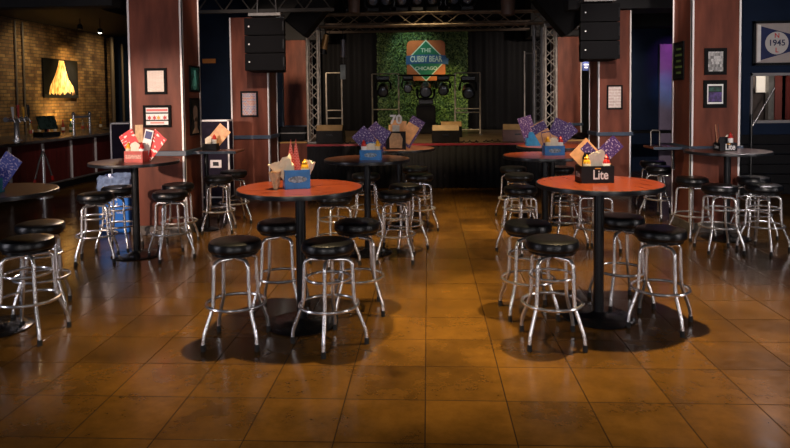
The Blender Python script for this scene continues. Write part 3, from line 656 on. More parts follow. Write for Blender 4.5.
# hanging gear left of stage
p = at_y(325, 42, 13.9); e = empty('stage_lantern', p, 'yellowish tubular stage lantern tilted beside the left truss', 'stage light')
Mx = Matrix.Rotation(.2, 4, 'Y')
MB().tube([(0, 0, -.16), (0, 0, .16)], [.075, .06], 14, M=Mx).build('barrel', mat('brass_paint', (.30, .17, .06), .4, .5), e, smooth=True)
MB().tube([(0, 0, -.26), (0, 0, -.16)], [.09, .08], 14, M=Mx).build('front_tube', blackm, e, smooth=True); MB().tube([(-.09, 0, 0), (-.1, 0, .25), (.1, 0, .25), (.09, 0, 0)], .012, 6).build('bracket', blackm, e); MB().tube([(0, 0, .25), (0, 0, 4.9 - p.z)], .012, 6).build('stem', blackm, e)
p = at_y(343, 48, 13.9); e = empty('stage_lantern', p, 'grey tubular lantern hanging above the white panel', 'stage light')
MB().tube([(0, 0, -.2), (0, 0, .18)], [.06, .05], 14).build('barrel', mat('grey_paint', (.14, .14, .16), .4, .5), e, smooth=True); MB().tube([(0, 0, .18), (0, 0, 4.9 - p.z)], .01, 6).build('stem', blackm, e)
p = at_y(343, 72, 13.9); e = empty('hanging_screen', p, 'pale upright hanging panel beside the left pipe frame', 'panel'); MB().box((0, 0, 0), (.12, .06, .32)).build('face', mat('pale_panel', (.28, .33, .32), .5, var=.4), e, bev=.01); MB().tube([(0, .05, .1), (0, .05, 4.9 - p.z)], .006, 6).tube([(0, 0, .1), (0, .06, .1)], .006, 6).build('wire', steel, e)
# dark stage-side masses seen above
def array(px0, px1, py0, py1, Y, n, label, side):
    a = at_y(px0, py1, Y); b = at_y(px1, py0, Y); w_ = b.x - a.x; H = b.z - a.z; h = H / n
    e = empty('line_array', ((a.x + b.x) / 2, Y, a.z), label, 'speaker')
    for i in range(n):
        z = H - (i + .5) * h
        tilt = Matrix.Translation((0, 0, z)) @ Matrix.Rotation(-.03 * i, 4, 'X')
        poly = [(-w_/2, 0), (w_/2, 0), (w_/2 * .78, .45), (-w_/2 * .78, .45)]
        c = MB().prism(poly, -h * .48, h * .48, tilt).build('speaker_cabinet', black, e, bev=.008)
        MB().box((0, -.006, 0), (w_ * .93, .01, h * .84), tilt).build('grille', mat('speaker_grille', (.005, .005, .006), .8, 0, spec=.15, bump=.6, bscale=300), c)
        MB().lathe([(.001, 0), (.014, .001), (.014, .006), (.001, .008)], 12, tilt @ Matrix.Translation((-w_ * .38, -.012, 0)) @ FRONT).build('badge', white, c)
        MB().box((w_/2 - .02, -.01, 0), (.02, .012, h * .5), tilt).build('bracket', blackm, c)
    MB().box((0, .2, H + .06), (w_ * .8, .35, .05)).build('fly_bar', steel, e)
    for s in (-1, 1): MB().tube([(s * w_ * .25, .2, H + .06), (s * w_ * .12, .2, 4.9 - a.z)], .012, 6).build('chain', steel, e)
    return e
array(245, 284, 17, 71, 11.3, 3, 'black three cabinet speaker array hanging in front of the left pillar', -1)
array(580.5, 620.5, 2.5, 59.5, 11.3, 3, 'black three cabinet speaker array hanging in front of the right pillar', 1)
# PA column seen between the pillars, left
p = at_y(277, 100, 13.3)
tag(MB().b2((-.05, -.05, 0), (.05, .05, 2.1)).build('dark_post', band, loc=(p.x, 13.7, .93)), 'narrow slate blue post between the two left pillars', 'post')
# hanging slanted duct over the left tower
a = at_y(300, 25, 12.6); 
o = MB().box((0, 0, 0), (.5, .45, 1.0), Matrix.Rotation(.7, 4, 'Y')).build('hanging_bin', black, bev=.03, loc=at_y(312, 10, 12.6)); tag(o, 'dark slanted hanging speaker box above the left truss tower', 'speaker')
o = MB().box((0, 0, 0), (.45, .45, 1.0), Matrix.Rotation(-.7, 4, 'Y')).build('hanging_bin', black, bev=.03, loc=at_y(556, 10, 12.6)); tag(o, 'dark slanted hanging speaker box above the right truss tower', 'speaker')
o = MB().lathe([(.08, -.2), (.13, -.18), (.15, .1), (.10, .2), (.03, .22)], 18).build('stage_lantern', mat('brown_lantern', (.10, .06, .045), .5), smooth=True, loc=at_y(508, 6, 13.2)); tag(o, 'brownish lantern hanging right of the row of moving heads', 'stage light')
o = MB().lathe([(.06, -.2), (.11, -.18), (.12, .1), (.08, .2), (.03, .22)], 18).build('stage_lantern', mat('brown_lantern', (.10, .06, .045), .5), smooth=True, loc=at_y(354, 4, 12.9)); tag(o, 'brownish lantern hanging left of the row of moving heads', 'stage light')
# amp on the left wing
p = at_y(290, 134, 13.4)
e = empty('equipment_case', (p.x, 13.4, ZS + .06), 'low black equipment case on the left stage wing', 'case')
MB().b2((-.36, -.2, -.0), (.36, .2, .28)).build('body', black, e, bev=.02); MB().b2((-.37, -.21, .15), (.37, .21, .17)).build('lid_seam', steel, e)
structure(MB().b2((-3.62, YS + .05, 0), (-2.96, 16.3, ZS + .055)).build('trim_5', black)); structure(MB().b2((3.21, YS + .05, 0), (3.8, 15.5, ZS + .055)).build('trim_6', black))
# little blue sign between right pillars
e = empty('hanging_sign', at_y(586, 66, 14), 'small blue and white hanging sign between the two right pillars', 'sign')
MB().box((0, 0, 0), (.16, .03, .20)).build('board', mat('navy_sign', (.02, .04, .16), .5), e); MB().box((0, -.017, .03), (.10, .004, .025)).box((0, -.017, -.03), (.07, .004, .025)).build('print', white, e)
MB().tube([(0, 0, .1), (0, 0, 4.9 - e.location.z)], .006, 6).build('wire', steel, e)

# flight cases
def fcase(x0, x1, y0, d, h, label, txt=None):
    e = empty('flight_case', ((x0 + x1) / 2, y0 + d / 2, 0), label, 'case'); hw = (x1 - x0) / 2
    for sx in (-1, 1):
        for sy in (-1, 1):
            cw = MB().lathe([(.03, -.012), (.04, -.01), (.04, .01), (.03, .012)], 14, Matrix.Translation((sx * (hw - .08), sy * (d/2 - .08), .04)) @ Matrix.Rotation(PI/2, 4, 'Y')).build('caster', rubber, e)
    MB().b2((-hw, -d/2, .08), (hw, d/2, h)).build('panel', purp_case, e)
    m = MB(); t = .026
    for sx in (-1, 1):
        for sy in (-1, 1): m.box((sx * (hw - t/2 + .003), sy * (d/2 - t/2 + .003), (h + .08) / 2), (t, t, h - .08))
    for z in (.09, h - .01):
        for sy in (-1, 1): m.box((0, sy * (d/2 - t/2 + .003), z), (hw * 2, t, t))
        for sx in (-1, 1): m.box((sx * (hw - t/2 + .003), 0, z), (t, d, t))
    m.build('edging', alum, e)
    l = MB().box((hw * .35, -d/2 - .006, h * .47), (.20, .012, .14)).build('latch', alum, e); MB().box((hw * .35, -d/2 - .014, h * .47), (.10, .006, .07)).build('latch_handle', blackm, l)
    if txt: text('lettering', txt, .22, mat('grey_print', (.30, .30, .34), .5), e, Matrix.Translation((-hw * .3, -d/2 - .003, h * .80)) @ FRONT)
    return e
a = at_y(228.5, 120, 11.2); fcase(a.x - .75, a.x, 11.2, .25, a.z, 'tall grey flight case with pale edging left of the hanging speaker pillar')
a = at_y(110, 123, 11.0); fcase(a.x, a.x + .8, 11.0, .6, a.z, 'tall dark flight case with pale edging behind the red menus', 'r')
# small orange sign on the navy wall
o = MB().b2((-.18, -.01, -.06), (.18, .03, .06)).build('wall_sign', mat('orange_plate', (.45, .16, .02), .5), loc=at_y(209, 61, 17.35)); tag(o, 'small orange plate on the navy wall between the left pillars', 'sign')

# folded stand in front of the bar
p = at_x(44, 184, -7.35); e = empty('folded_stand', (-7.35, p.y, 0), 'small chrome stand with two drooping red-tipped arms before the bar', 'stand')
MB().tube([(0, 0, .02), (0, 0, .92)], .018, 8).build('pole', chrome, e, smooth=True); MB().lathe([(.16, 0), (.16, .015), (.02, .03), (.01, .03)], 20).build('base', chrome, e, smooth=True)
for s_ in (-1, 1):
    ar = MB().tube([(0, 0, .90), (-.02 * s_, s_ * .16, .70), (-.02 * s_, s_ * .30, .38)], .016, 8).build('arm', chrome, e, smooth=True); MB().tube([(-.02 * s_, s_ * .30, .38), (-.02 * s_, s_ * .325, .30)], .026, 8).build('red_tip', redp, ar, smooth=True)
# recycling bin
p = at_z(122, 230, 0); e = empty('recycling_bin', p, 'blue recycling bin with white symbol and clear bag behind the left table', 'bin', rz=-.1)
bp_ = p
MB().b2((-.23, -.2, 0), (.23, .2, .58)).build('body', binm, e, bev=.03)
text('lettering', '\u267b' if False else 'RECYCLE', .075, white, e, Matrix.Translation((.02, -.203, .30)) @ FRONT)
m = MB()
for k in range(3):
    a0 = k * 2 * PI / 3 + .5; pts = [(.05 * math.cos(a0 + t * .28), 0, .05 * math.sin(a0 + t * .28)) for t in range(6)]
    m.tube(pts, .008, 6, M=Matrix.Translation((.02, -.203, .43)))
m.build('recycling_symbol', white, e)
vs = []; fs = []; rr = random.Random(5); n = 36
prof = [(.235, .50), (.25, .56), (.262, .62), (.255, .70), (.262, .76), (.235, .79), (.19, .74)]
for (r_, z) in prof:
    for k in range(n):
        q = 2 * PI * k / n; sq = 1 / max(abs(math.cos(q)), abs(math.sin(q))) ** .75; j = rr.uniform(-.012, .012); vs.append(((r_ + j) * sq * math.cos(q), (r_ + j) * .88 * sq * math.sin(q), z + rr.uniform(-.012, .012)))
for i in range(len(prof) - 1):
    for k in range(n): fs.append((i * n + k, i * n + (k + 1) % n, (i + 1) * n + (k + 1) % n, (i + 1) * n + k))
MB().add(vs, fs).build('bag_liner', mat('clear_bag', (.30, .42, .68), .25, var=.4, vscale=15, alpha=.75), e, smooth=False)

# ------------------------------------------------------------------ right side: door, pennant, window
a = at_y(659, 135, 15.55); b = at_y(676, 44, 15.55)
d_ = structure(MB().b2((a.x, 15.52, 0), (a.x + .95, 15.59, b.z)).build('door_1', mat('grey_door', (.32, .26, .38), .5, var=.25, vscale=3)))
MB().tube([(.33, 0, 0), (.33, -.06, 0), (.33, -.06, .3), (.33, 0, .3)], .014, 8, M=Matrix.Translation((a.x - .0, 15.52, 1.9 + .35))).build('door_handle', blackm, d_)
spot((6.0, 14.2, 3.6), (a.x + .3, 15.5, 2.7), 55, (.75, .16, .85), 45, 1, name='purple_light')
spot((5.4, 14.4, 2.2), (a.x + .2, 15.5, 2.0), 14, (0, .5, 1), 50, 1, name='blue_light')
m = MB().tube([(-.09, 0, 0), (-.09, 0, .26), (.09, 0, .26), (.09, 0, 0)], .02, 8)
# pennant
a = at_y(752.5, 65.5, 11.95); b = at_y(796, 20.5, 11.95); w_ = b.x - a.x + .15; h_ = b.z - a.z
pn = empty('framed_pennant', (a.x + w_ / 2, 11.97, (a.z + b.z) / 2), 'framed navy pennant with a white roundel on the right wall', 'pennant')
m = MB(); fr = .045
m.b2((-w_/2, 0, -h_/2), (w_/2, -.05, -h_/2 + fr)); m.b2((-w_/2, 0, h_/2 - fr), (w_/2, -.05, h_/2)); m.b2((-w_/2, 0, -h_/2), (-w_/2 + fr, -.05, h_/2)); m.b2((w_/2 - fr, 0, -h_/2), (w_/2, -.05, h_/2)); m.build('frame', blackm, pn)
MB().b2((-w_/2 + fr, -.005, -h_/2 + fr), (w_/2 - fr, -.012, h_/2 - fr)).build('backing', mat('grey_backing', (.42, .37, .36), .6, var=.1), pn)
x0 = -w_/2 + .13
MB().prism([(x0, -h_/2 + .09), (w_ * .62, -.06), (w_ * .62, .06), (x0, h_/2 - .09)], 0, .01, Matrix.Translation((0, -.013, 0)) @ FRONT).build('pennant_felt', mat('navy_felt', (.018, .028, .11), .8, var=.2), pn)
MB().prism([(x0 - .05, -h_/2 + .06), (x0 + .01, -h_/2 + .07), (x0 + .01, h_/2 - .07), (x0 - .05, h_/2 - .06)], 0, .012, Matrix.Translation((0, -.013, 0)) @ FRONT).build('pennant_edge', white, pn)
cx = x0 + .29
MB().prism([(cx + .205 * math.cos(t * PI / 16), .205 * math.sin(t * PI / 16)) for t in range(32)], 0, .003, Matrix.Translation((0, -.024, 0)) @ FRONT).build('roundel', mat('roundel_white', (.55, .53, .52), .6), pn)
text('lettering', '1945', .15, mat('navy_print', (.02, .03, .09), .6), pn, Matrix.Translation((cx, -.0285, 0)) @ FRONT, bold=.003)
text('lettering', 'N', .12, rd, pn, Matrix.Translation((cx, -.0285, .13)) @ FRONT, bold=.002); text('lettering', 'L', .12, rd, pn, Matrix.Translation((cx, -.0285, -.13)) @ FRONT, bold=.002)
# window and the room beyond it
wf = MB(); wx1 = 8.2; fr = .05
wf.b2((wx0, 11.97, wz0), (wx1, 12.15, wz0 + fr)).b2((wx0, 11.97, wz1 - fr), (wx1, 12.15, wz1)).b2((wx0, 11.97, wz0), (wx0 + fr * .6, 12.15, wz1)).b2((7.0, 11.99, wz0), (7.05, 12.13, wz1))
wn_ = structure(wf.build('window_1', mat('grey_frame', (.25, .24, .25), .5)))
structure(MB().b2((wx0 - .4, 13.6, 0), (8.6, 13.7, 4)).build('wall_beyond_window', mat('beyond_wall', (.14, .11, .10), .7, var=.6, vscale=3)))
p = at_y(761, 80, 13.3); o = MB().b2((-.10, -.02, -.25), (.10, .02, .25)).build('lit_sheet', mat('white_sheet', (.8, .76, .7), .6), loc=(p.x, 13.3, p.z)); tag(o, 'bright white sheet hanging in the room beyond the right window', 'sheet')
spot((6.6, 12.6, 3.4), (p.x, 13.3, p.z), 160, (1, .88, .75), 80, 1, name='room_light')
for k, (px, c3) in enumerate(((770, 'striped grey'), (778, 'dark red'), (786, 'brown'))):
    p = at_y(px, 100, 13.2); o = MB().b2((-.06 - .05 * (k > 0), -.06, 0), (.06 + .05 * (k > 0), .06, 3.4)).build('post', (steel, mat('maroon_paint', (.10, .02, .015), .5), wood2)[k], loc=(p.x, 13.2, 0)); tag(o, c3 + ' post in the room beyond the right window', 'post')
a = at_y(774.5, 88, 11.8); b = at_y(751.5, 128, 11.8)
e = empty('stand_pole', (b.x, 11.8, 0), 'slanted chrome pole leaning before the right window', 'stand')
MB().tube([(0, 0, b.z - .0), (a.x - b.x, 0, a.z)], .014, 8).build('pole', chrome, e, smooth=True); MB().tube([(0, 0, .02), (0, 0, b.z + .25)], .02, 8).build('upright', blackm, e, smooth=True); MB().tube([(-.12, 0, .02), (.35, 0, .02)], .02, 8).build('foot', steel, e)
# dark slatted panelling below the window
e = empty('slatted_panelling', (7.6, 11.9, 0), 'dark horizontal slatted panelling under the right window', 'panelling')
for k in range(6): MB().b2((-2.0, -.03 - .02 * (k % 2), .03 + .18 * k), (2.4, .09, .19 + .18 * k)).build('slat', mat('dark_slat', (.006, .006, .008), .7, spec=.2, var=.3), e)
# dim counter behind the right side
e = empty('console_table', (5.1, 14.4, 0), 'dark console table by the purple lit door', 'table'); MB().b2((-.9, -.25, 1.0), (.5, .25, 1.05)).build('tabletop', black, e)
for sx in (-.85, .45):
    for sy in (-.2, .2): MB().b2((sx - .02, sy - .02, 0), (sx + .02, sy + .02, 1.0)).build('leg', black, e)

# ------------------------------------------------------------------ stools
HS = .705
def make_stool(double):
    e = empty('bar_stool', (0, 0, 0))
    MB().lathe([(.172, .663), (.188, .665), (.195, .672), (.198, .688), (.196, .714), (.188, .730), (.168, .738), (.10, .740), (.01, .740)], 40).build('seat', vinyl, e, smooth=True)
    MB().lathe([(.10, .636), (.172, .642), (.174, .663), (.10, .664)], 32).build('seat_ring', blackm, e, smooth=True)
    for k in range(4):
        q = k * PI / 2 + PI / 4; cx, cy = math.cos(q), math.sin(q)
        prof = [(.03, .606), (.10, .606)] + [(.130 + .050 * math.sin(t), .556 + .050 * math.cos(t)) for t in (0, .4, .8, 1.2, 1.57)] + [(.183, .47), (.190, .34), (.193, .298), (.199, .275), (.211, .245), (.264, .120), (.273, .092), (.277, .062), (.279, .036)]
        lg = MB().tube([(r * cx, r * cy, z) for r, z in prof], .0145, 10).build('leg', chrome, e, smooth=True)
        MB().tube([(.2788 * cx, .2788 * cy, .045), (.2795 * cx, .2795 * cy, 0)], [.0168, .0185], 12).build('foot_cap', rubber, lg, smooth=True)
    MB().tube(ring(.219, .284), .0120, 8, closed=True).build('foot_ring', chrome, e, smooth=True)
    if double:
        MB().tube(ring(.165, .475), .0110, 8, closed=True).build('upper_ring', chrome, e, smooth=True)
    return e
def taller(o, k):
    for c in o.children_recursive:
        c.data.transform(Matrix.Diagonal((1, 1, k, 1)))
ps = make_stool(False); pd = make_stool(True)
for q_ in (ps, pd): taller(q_, .778 / .740)
first_y = {}; first = {0: True, 1: True}
def stool(px, py, dbl, rot, label, group):
    pr_ = pd if dbl else ps
    o = pr_ if first[dbl] else copy_tree(pr_); first[dbl] = False
    p = at_z(px, py, .773); p = at_z(px, py - 25 / p.y, .773); o.location = (p.x, p.y, 0); o.rotation_euler = (0, 0, math.radians(rot)); tag(o, label, 'bar stool', group); return o
GA = 'stools around the front left table'; GB = 'stools around the front right table'; GL = 'stools around the table by the left pillar'; GR = 'stools around the table by the right pillar'
GC = 'stools around the middle left tables'; GD = 'stools around the middle right tables'; GE = 'stools behind the left pillar'; GW = 'stools at the left edge table'; GF = 'stools beyond the right pillar'
S = [
 (235, 245.5, 0, 2, 'black round bar stool left of the front left table, nearest its left end', GA),
 (280, 226, 0, 0, 'black bar stool just left of the pole of the front left table', GA),
 (328, 246.5, 1, 45, 'black bar stool at the very front of the front left table', GA),
 (357, 226, 0, 10, 'black bar stool right of the pole of the front left table', GA),
 (552, 244, 1, 0, 'black bar stool at the front of the front right table', GB),
 (528, 227, 1, 5, 'black bar stool left of and half behind the frontmost at the front right table', GB),
 (621, 220.5, 0, 12, 'black bar stool right behind the pole of the front right table', GB),
 (660.5, 233.5, 0, -30, 'black bar stool at the right of the front right table', GB),
 (95.5, 197, 1, 20, 'black bar stool left of the table before the left pillar', GL),
 (118, 190, 1, 0, 'black bar stool in front of the blue recycling bin', GL),
 (170, 195, 0, 40, 'black bar stool right of the table before the left pillar, front of two', GL),
 (178, 187, 0, 10, 'black bar stool at the right corner of the left pillar, rear of two', GL),
 (27, 243.5, 1, 0, 'black bar stool nearest the left edge of the view', GW),
 (40, 227.5, 1, 25, 'black bar stool behind the one nearest the left edge', GW),
 (218, 179, 0, 10, 'black bar stool beside the right side of the left pillar', GE),
 (233.5, 173.5, 0, 30, 'black bar stool by the foot of the left hanging speaker pillar', GE),
 (334, 198.5, 1, 40, 'black bar stool with legs showing behind the front left table', GC),
 (395, 195.5, 1, 0, 'black bar stool right of the middle left table, nearest of four', GC),
 (405, 188, 0, 30, 'black bar stool right of the middle left table, tucked behind the nearest', GC),
 (366, 176.5, 1, 10, 'black bar stool seen beneath the middle left tabletop by its pole', GC),
 (419, 177, 1, 20, 'black bar stool near the stage left of the aisle, front of two', GC),
 (415, 169.5, 0, 0, 'black bar stool near the stage left of the aisle, rear of two', GC),
 (520.5, 190, 1, 40, 'black bar stool beside the aisle at the middle right table, nearest of three', GD),
 (519, 176.5, 1, 5, 'black bar stool beside the aisle at the middle right table, middle of three', GD),
 (513, 169.5, 0, 15, 'black bar stool beside the aisle nearest the stage on the right', GD),
 (566, 185, 1, 10, 'black bar stool half hidden behind the front right tabletop, left of two', GD),
 (596, 190, 1, 40, 'black bar stool half hidden behind the front right tabletop, right of two', GD),
 (561, 169.5, 0, 0, 'black bar stool seen between the two middle right tables', GD),
 (692, 180.5, 0, 20, 'black bar stool at the left corner of the right pillar', GR),
 (719.5, 188.5, 1, 0, 'black bar stool in front of the pole of the right pillar table', GR),
 (764, 188, 1, 35, 'black bar stool at the right of the right pillar table, front of two', GR),
 (753, 180, 1, 10, 'black bar stool at the right of the right pillar table, rear of two', GR),
 (653, 163.5, 0, 0, 'dim black bar stool left of the right pillar, rear of two', GF),
 (660, 169, 0, 30, 'dim black bar stool left of the right pillar, front of two', GF),
]
for a_ in S: stool(*a_)

# ------------------------------------------------------------------ tables
def make_table(tm):
    e = empty('pub_table', (0, 0, 0))
    t_ = MB().lathe([(.01, 1.060), (.496, 1.060), (.504, 1.064), (.504, 1.0920), (.5005, 1.0950), (.01, 1.0950)], 64).build('tabletop', tm, e, smooth=True)
    MB().lathe([(.5045, 1.060), (.5105, 1.062), (.5120, 1.077), (.5105, 1.092), (.5045, 1.0945)], 64).build('edge_band', edge, t_, smooth=True)
    MB().tube([(0, 0, .03), (0, 0, 1.045)], .041, 24).build('pole', blackm, e, smooth=True)
    MB().lathe([(.01, 1.042), (.14, 1.042), (.14, 1.060), (.01, 1.060)], 24).build('mounting_plate', blackm, e)
    MB().lathe([(.29, 0), (.295, .006), (.285, .013), (.18, .022), (.075, .032), (.05, .05), (.045, .055), (.01, .055)], 48).build('base', mat('cast_base', (.012, .012, .014), .22, .3, bump=.3, bscale=25), e, smooth=True)
    return e
t0 = make_table(topw); t1 = make_table(topd)
for q_ in (t0, t1):
    for c_ in q_.children_recursive: c_.data.transform(Matrix.Diagonal((.99, .99, 1.12 / 1.095, 1))); usedt = {0: False, 1: False}
TB = {}
def table(key, px, py, kind, label, rz=0, zrot=0):
    pr_ = t1 if kind else t0; o = copy_tree(pr_) if usedt[kind] else pr_; usedt[kind] = True
    p = at_z(px, py, 1.12); o.location = (p.x, p.y, 0); o.rotation_euler = (0, 0, rz); tag(o, label, 'table', 'round pub tables'); TB[key] = Vector((p.x, p.y, 1.1201))
table('A', 300, 187, 0, 'round orange wood pub table at the front left of the room', .2)
table('B', 599, 182.5, 0, 'round orange wood pub table at the front right of the room', 1.9)
table('C', 367, 158.5, 1, 'round dark wood pub table with a blue caddy left of the aisle', .5)
table('C2', 399, 148, 1, 'round dark pub table nearest the stage, holding the photo caddy')
table('D', 545, 155, 0, 'round orange pub table with a blue caddy behind the front right table', .9)
table('D2', 552, 145.5, 0, 'round pub table nearest the stage on the right', 2)
table('L', 134.5, 161, 1, 'round dark wood pub table before the nearest left pillar', .4)
table('R', 727.5, 150.5, 1, 'round dark pub table before the nearest right pillar', 1.2)
def ledge(key, x_in, x_out, y0, leg_x, label):
    e = empty('drink_ledge', ((x_in + x_out) / 2, y0 + .22, 0), label, 'ledge'); cx = (x_in + x_out) / 2; hw = abs(x_in - x_out) / 2
    MB().b2((-hw, -.2, 1.092), (hw, .22, 1.122)).build('shelf', topd, e, bev=.004)
    MB().b2((-hw, -.205, 1.088), (hw, -.2, 1.125)).build('front_edge', band, e)
    if leg_x is None:
        k = 1 if x_in > cx else -1
        MB().tube([(k * (hw - .03), 0, .80), (k * (hw - .03), 0, 1.07), (-k * hw * .5, 0, 1.08)], .016, 8).build('bracket', blackm, e, smooth=True)
    else: MB().tube([(leg_x - cx, 0, .02), (leg_x - cx, 0, 1.092)], .03, 16).build('pole', blackm, e, smooth=True); MB().lathe([(.15, 0), (.15, .012), (.05, .03), (.01, .03)], 24, Matrix.Translation((leg_x - cx, 0, 0))).build('base', blackm, e, smooth=True)
    TB[key] = Vector((cx, y0 + .22, 1.1225))
xi = at_y(184.5, 130, 8.45).x; ledge('E', xi + .03, at_y(237, 150, 8.7).x, 8.62, at_y(206, 150, 8.84).x, 'dark drink ledge on a pole joined to the side of the nearest left pillar')
xi = at_y(690.5, 130, 8.62).x; ledge('F', xi - .03, at_y(652, 145, 8.9).x, 8.82, None, 'dark drink ledge joined to the side of the nearest right pillar')
table('W', -12, 191, 1, 'round dark pub table cut off by the left edge of the view', 1)

# ------------------------------------------------------------------ caddies and what they hold
def caddy(T, dx, dy, m_, label, rz=0, back=True, deco=None, w_=.24, d=.15, h=.115):
    loc = TB[T] + Vector((dx, dy, 0)); e = empty('condiment_caddy', loc, label, 'caddy', rz=rz); t = .004
    MB().b2((-w_/2, -d/2, 0), (w_/2, d/2, t)).build('floor_panel', m_, e)
    MB().b2((-w_/2, -d/2, t), (w_/2, -d/2 + t, h)).build('front_panel', m_, e)
    MB().b2((-w_/2, d/2 - t, t), (w_/2, d/2, h)).build('back_panel', m_, e)
    for s in (-1, 1): MB().b2((s * w_/2, -d/2 + t, t), (s * (w_/2 - t), d/2 - t, h)).build('side_panel', m_, e)
    if back:
        prof = [(-w_*.36, t), (w_*.36, t), (w_*.36, h * 1.45), (w_*.30, h * 1.72), (-w_*.30, h * 1.72), (-w_*.36, h * 1.45)]
        MB().prism(prof, 0, t, Matrix.Translation((0, .012, 0)) @ FRONT).build('carry_panel', m_, e)
    if deco == 'lite':
        text('lettering', 'Lite', .085, white, e, Matrix.Translation((.022, -d/2 - .001, h * .47)) @ FRONT @ Matrix.Diagonal((1, 1.25, 1, 1)), bold=.0015)
        text('lettering', 'Lite', .065, mat('grey_letter', (.35, .35, .35), .5), e, Matrix.Translation((-w_/2 - .001, 0, h * .47)) @ Matrix.Rotation(-PI/2, 4, 'Z') @ FRONT)
        MB().box((.0, -d/2 - .001, h * .86), (.05, .002, .008)).build('gold_mark', yl, e)
    elif deco == 'oval':
        MB().prism([(.075 * math.cos(t_ * PI / 10), .026 * math.sin(t_ * PI / 10)) for t_ in range(20)], 0, .002, Matrix.Translation((0, -d/2, h * .5)) @ FRONT).build('logo_oval', mat('pale_blue_print', (.35, .45, .55), .5, var=.8, vscale=60), e)
    elif deco == 'stripe':
        MB().box((0, -d/2 - .001, h * .5), (w_ * .86, .002, h * .35)).build('print_band', mat('pale_red_print', (.70, .35, .28), .5, var=.5, vscale=50), e)
    return e
def place(T, dx, dy, rz, x, y, z):
    c = TB[T] + Vector((dx, dy, 0)); R = Matrix.Rotation(rz, 3, 'Z'); return c + R @ Vector((x, y, z))
def bottle(loc, m_, label, kind, s=1):
    e = empty('squeeze_bottle', loc, label, 'bottle')
    MB().lathe([(.027, 0), (.031, .004), (.031, .16), (.026, .178), (.02, .184)], 18).build('body', m_, e, smooth=True)
    MB().lathe([(.021, .184), (.022, .200), (.010, .208), (.004, .225)], 14).build('cap', m_, e, smooth=True)
    MB().lathe([(.0313, .08), (.0317, .081), (.0317, .15), (.0313, .151)], 18).build('label_band', white if kind != 'mustard' else paper, e, smooth=True)
    e.scale = (s,) * 3; return e
def napkins(loc, label, rz=0, n=7, w_=.09, h=.16, spread=.025, m_=None):
    m = MB(); r = random.Random(len(label))
    for i in range(n):
        M = Matrix.Translation(((i - n/2) * .006, r.uniform(-.006, .006), 0)) @ Matrix.Rotation((i - n/2) * spread, 4, 'Y') @ Matrix.Rotation(r.uniform(-.05, .05), 4, 'X')
        hh = h * r.uniform(.88, 1.05); pts = [(-w_/2, 0), (w_/2, 0), (w_/2 * .95, hh * .93), (w_ * .15, hh), (-w_/2 * .9, hh * .9)]
        m.prism(pts, -.0025, .0025, Matrix.Translation((0, 0, 0)) @ M @ Matrix.Rotation(r.uniform(-.2, .2), 4, 'Z') @ FRONT)
    return tag(m.build('napkin_stack', m_ or napkin, loc=loc, rot=(0, 0, rz)), label, 'napkins')
def menu(loc, w_, h_, tilt, lean, m_, label, rz=0, patch=None):
    # stands on its lower corner, tilt turns it in its own plane, lean tips it back
    M = Matrix.Rotation(tilt, 4, 'Y')
    low = min((M @ Vector((x, 0, z))).z for x in (-w_/2, w_/2) for z in (0, h_))
    o = MB().b2((-w_/2, -.002, 0), (w_/2, .002, h_)).build('menu_card', m_)
    o.matrix_world = Matrix.Translation(Vector(loc)) @ Matrix.Rotation(rz, 4, 'Z') @ Matrix.Rotation(lean, 4, 'X') @ Matrix.Translation((0, 0, -low)) @ M
    if patch:
        pm, x0, z0, x1, z1 = patch
        MB().b2((x0 * w_, -.0032, z0 * h_), (x1 * w_, -.0021, z1 * h_)).build('printed_panel', pm, o)
    return tag(o, label, 'menu')
T_ = .006
# table B
rz = .10
caddy('B', -.03, .03, blackc, 'black caddy with white script lettering on the front right table', rz, deco='lite', w_=.27, d=.16, h=.14)
P = lambda x, y, z=T_: place('B', -.03, .03, rz, x, y, z)
bottle(P(-.075, -.035), yelp, 'yellow mustard bottle in the black caddy on the front right table', 'mustard')
bottle(P(.085, -.035), redp, 'red ketchup bottle in the black caddy on the front right table', 'ketchup')
napkins(P(.005, -.035), 'cream napkins between mustard and ketchup in the front right caddy', rz, n=8, w_=.085, h=.255)
menu(P(.09, .045), .20, .30, -.75, -.1, orang, 'orange burger menu leaning left in the front right caddy', rz, (menu_p, .0, .55, .42, .9))
menu(P(-.08, .056), .13, .42, .85, -.10, menu_p, 'purple menu leaning right in the front right caddy', rz)
menu(P(-.01, .068), .17, .24, .4, -.05, menu_p, 'purple menu behind the orange one in the front right caddy', rz)
# table D
rz = .05
caddy('D', .10, 0, bluep, 'blue caddy on the orange table behind the front right table', rz, deco='oval')
P = lambda x, y, z=T_: place('D', .10, 0, rz, x, y, z)
bottle(P(-.075, -.035), yelp, 'yellow mustard bottle in the blue caddy of the middle right table', 'mustard')
bottle(P(.078, -.035), redp, 'red ketchup bottle in the blue caddy of the middle right table', 'ketchup')
napkins(P(0, -.035), 'cream napkins in the blue caddy of the middle right table', rz, n=6, w_=.08, h=.2)
menu(P(-.0, .05), .18, .38, -.5, -.1, orang, 'orange menu leaning left in the blue caddy of the middle right table', rz, (menu_p, -.5, .7, .5, .98))
menu(P(-.04, .058), .15, .42, .85, -.1, menu_p, 'purple menu leaning right in the blue caddy of the middle right table', rz)
menu(P(-.06, .066), .16, .42, .45, -.05, menu_p, 'upright purple menu at the back of the middle right blue caddy', rz, (orang, -.4, .2, .3, .5))
menu(P(-.04, .04), .11, .27, -.15, -.1, menu_p, 'short purple menu in front of the orange one, middle right caddy', rz, (orang, -.45, .5, .45, .95))
# table D2
caddy('D2', -.25, .0, bluep, 'blue caddy on the far right table nearest the stage', 0, deco=None)
menu(TB['D2'] + Vector((-.27, .05, T_)), .20, .40, -.3, -.1, menu_p, 'purple menu in the far right caddy nearest the stage')
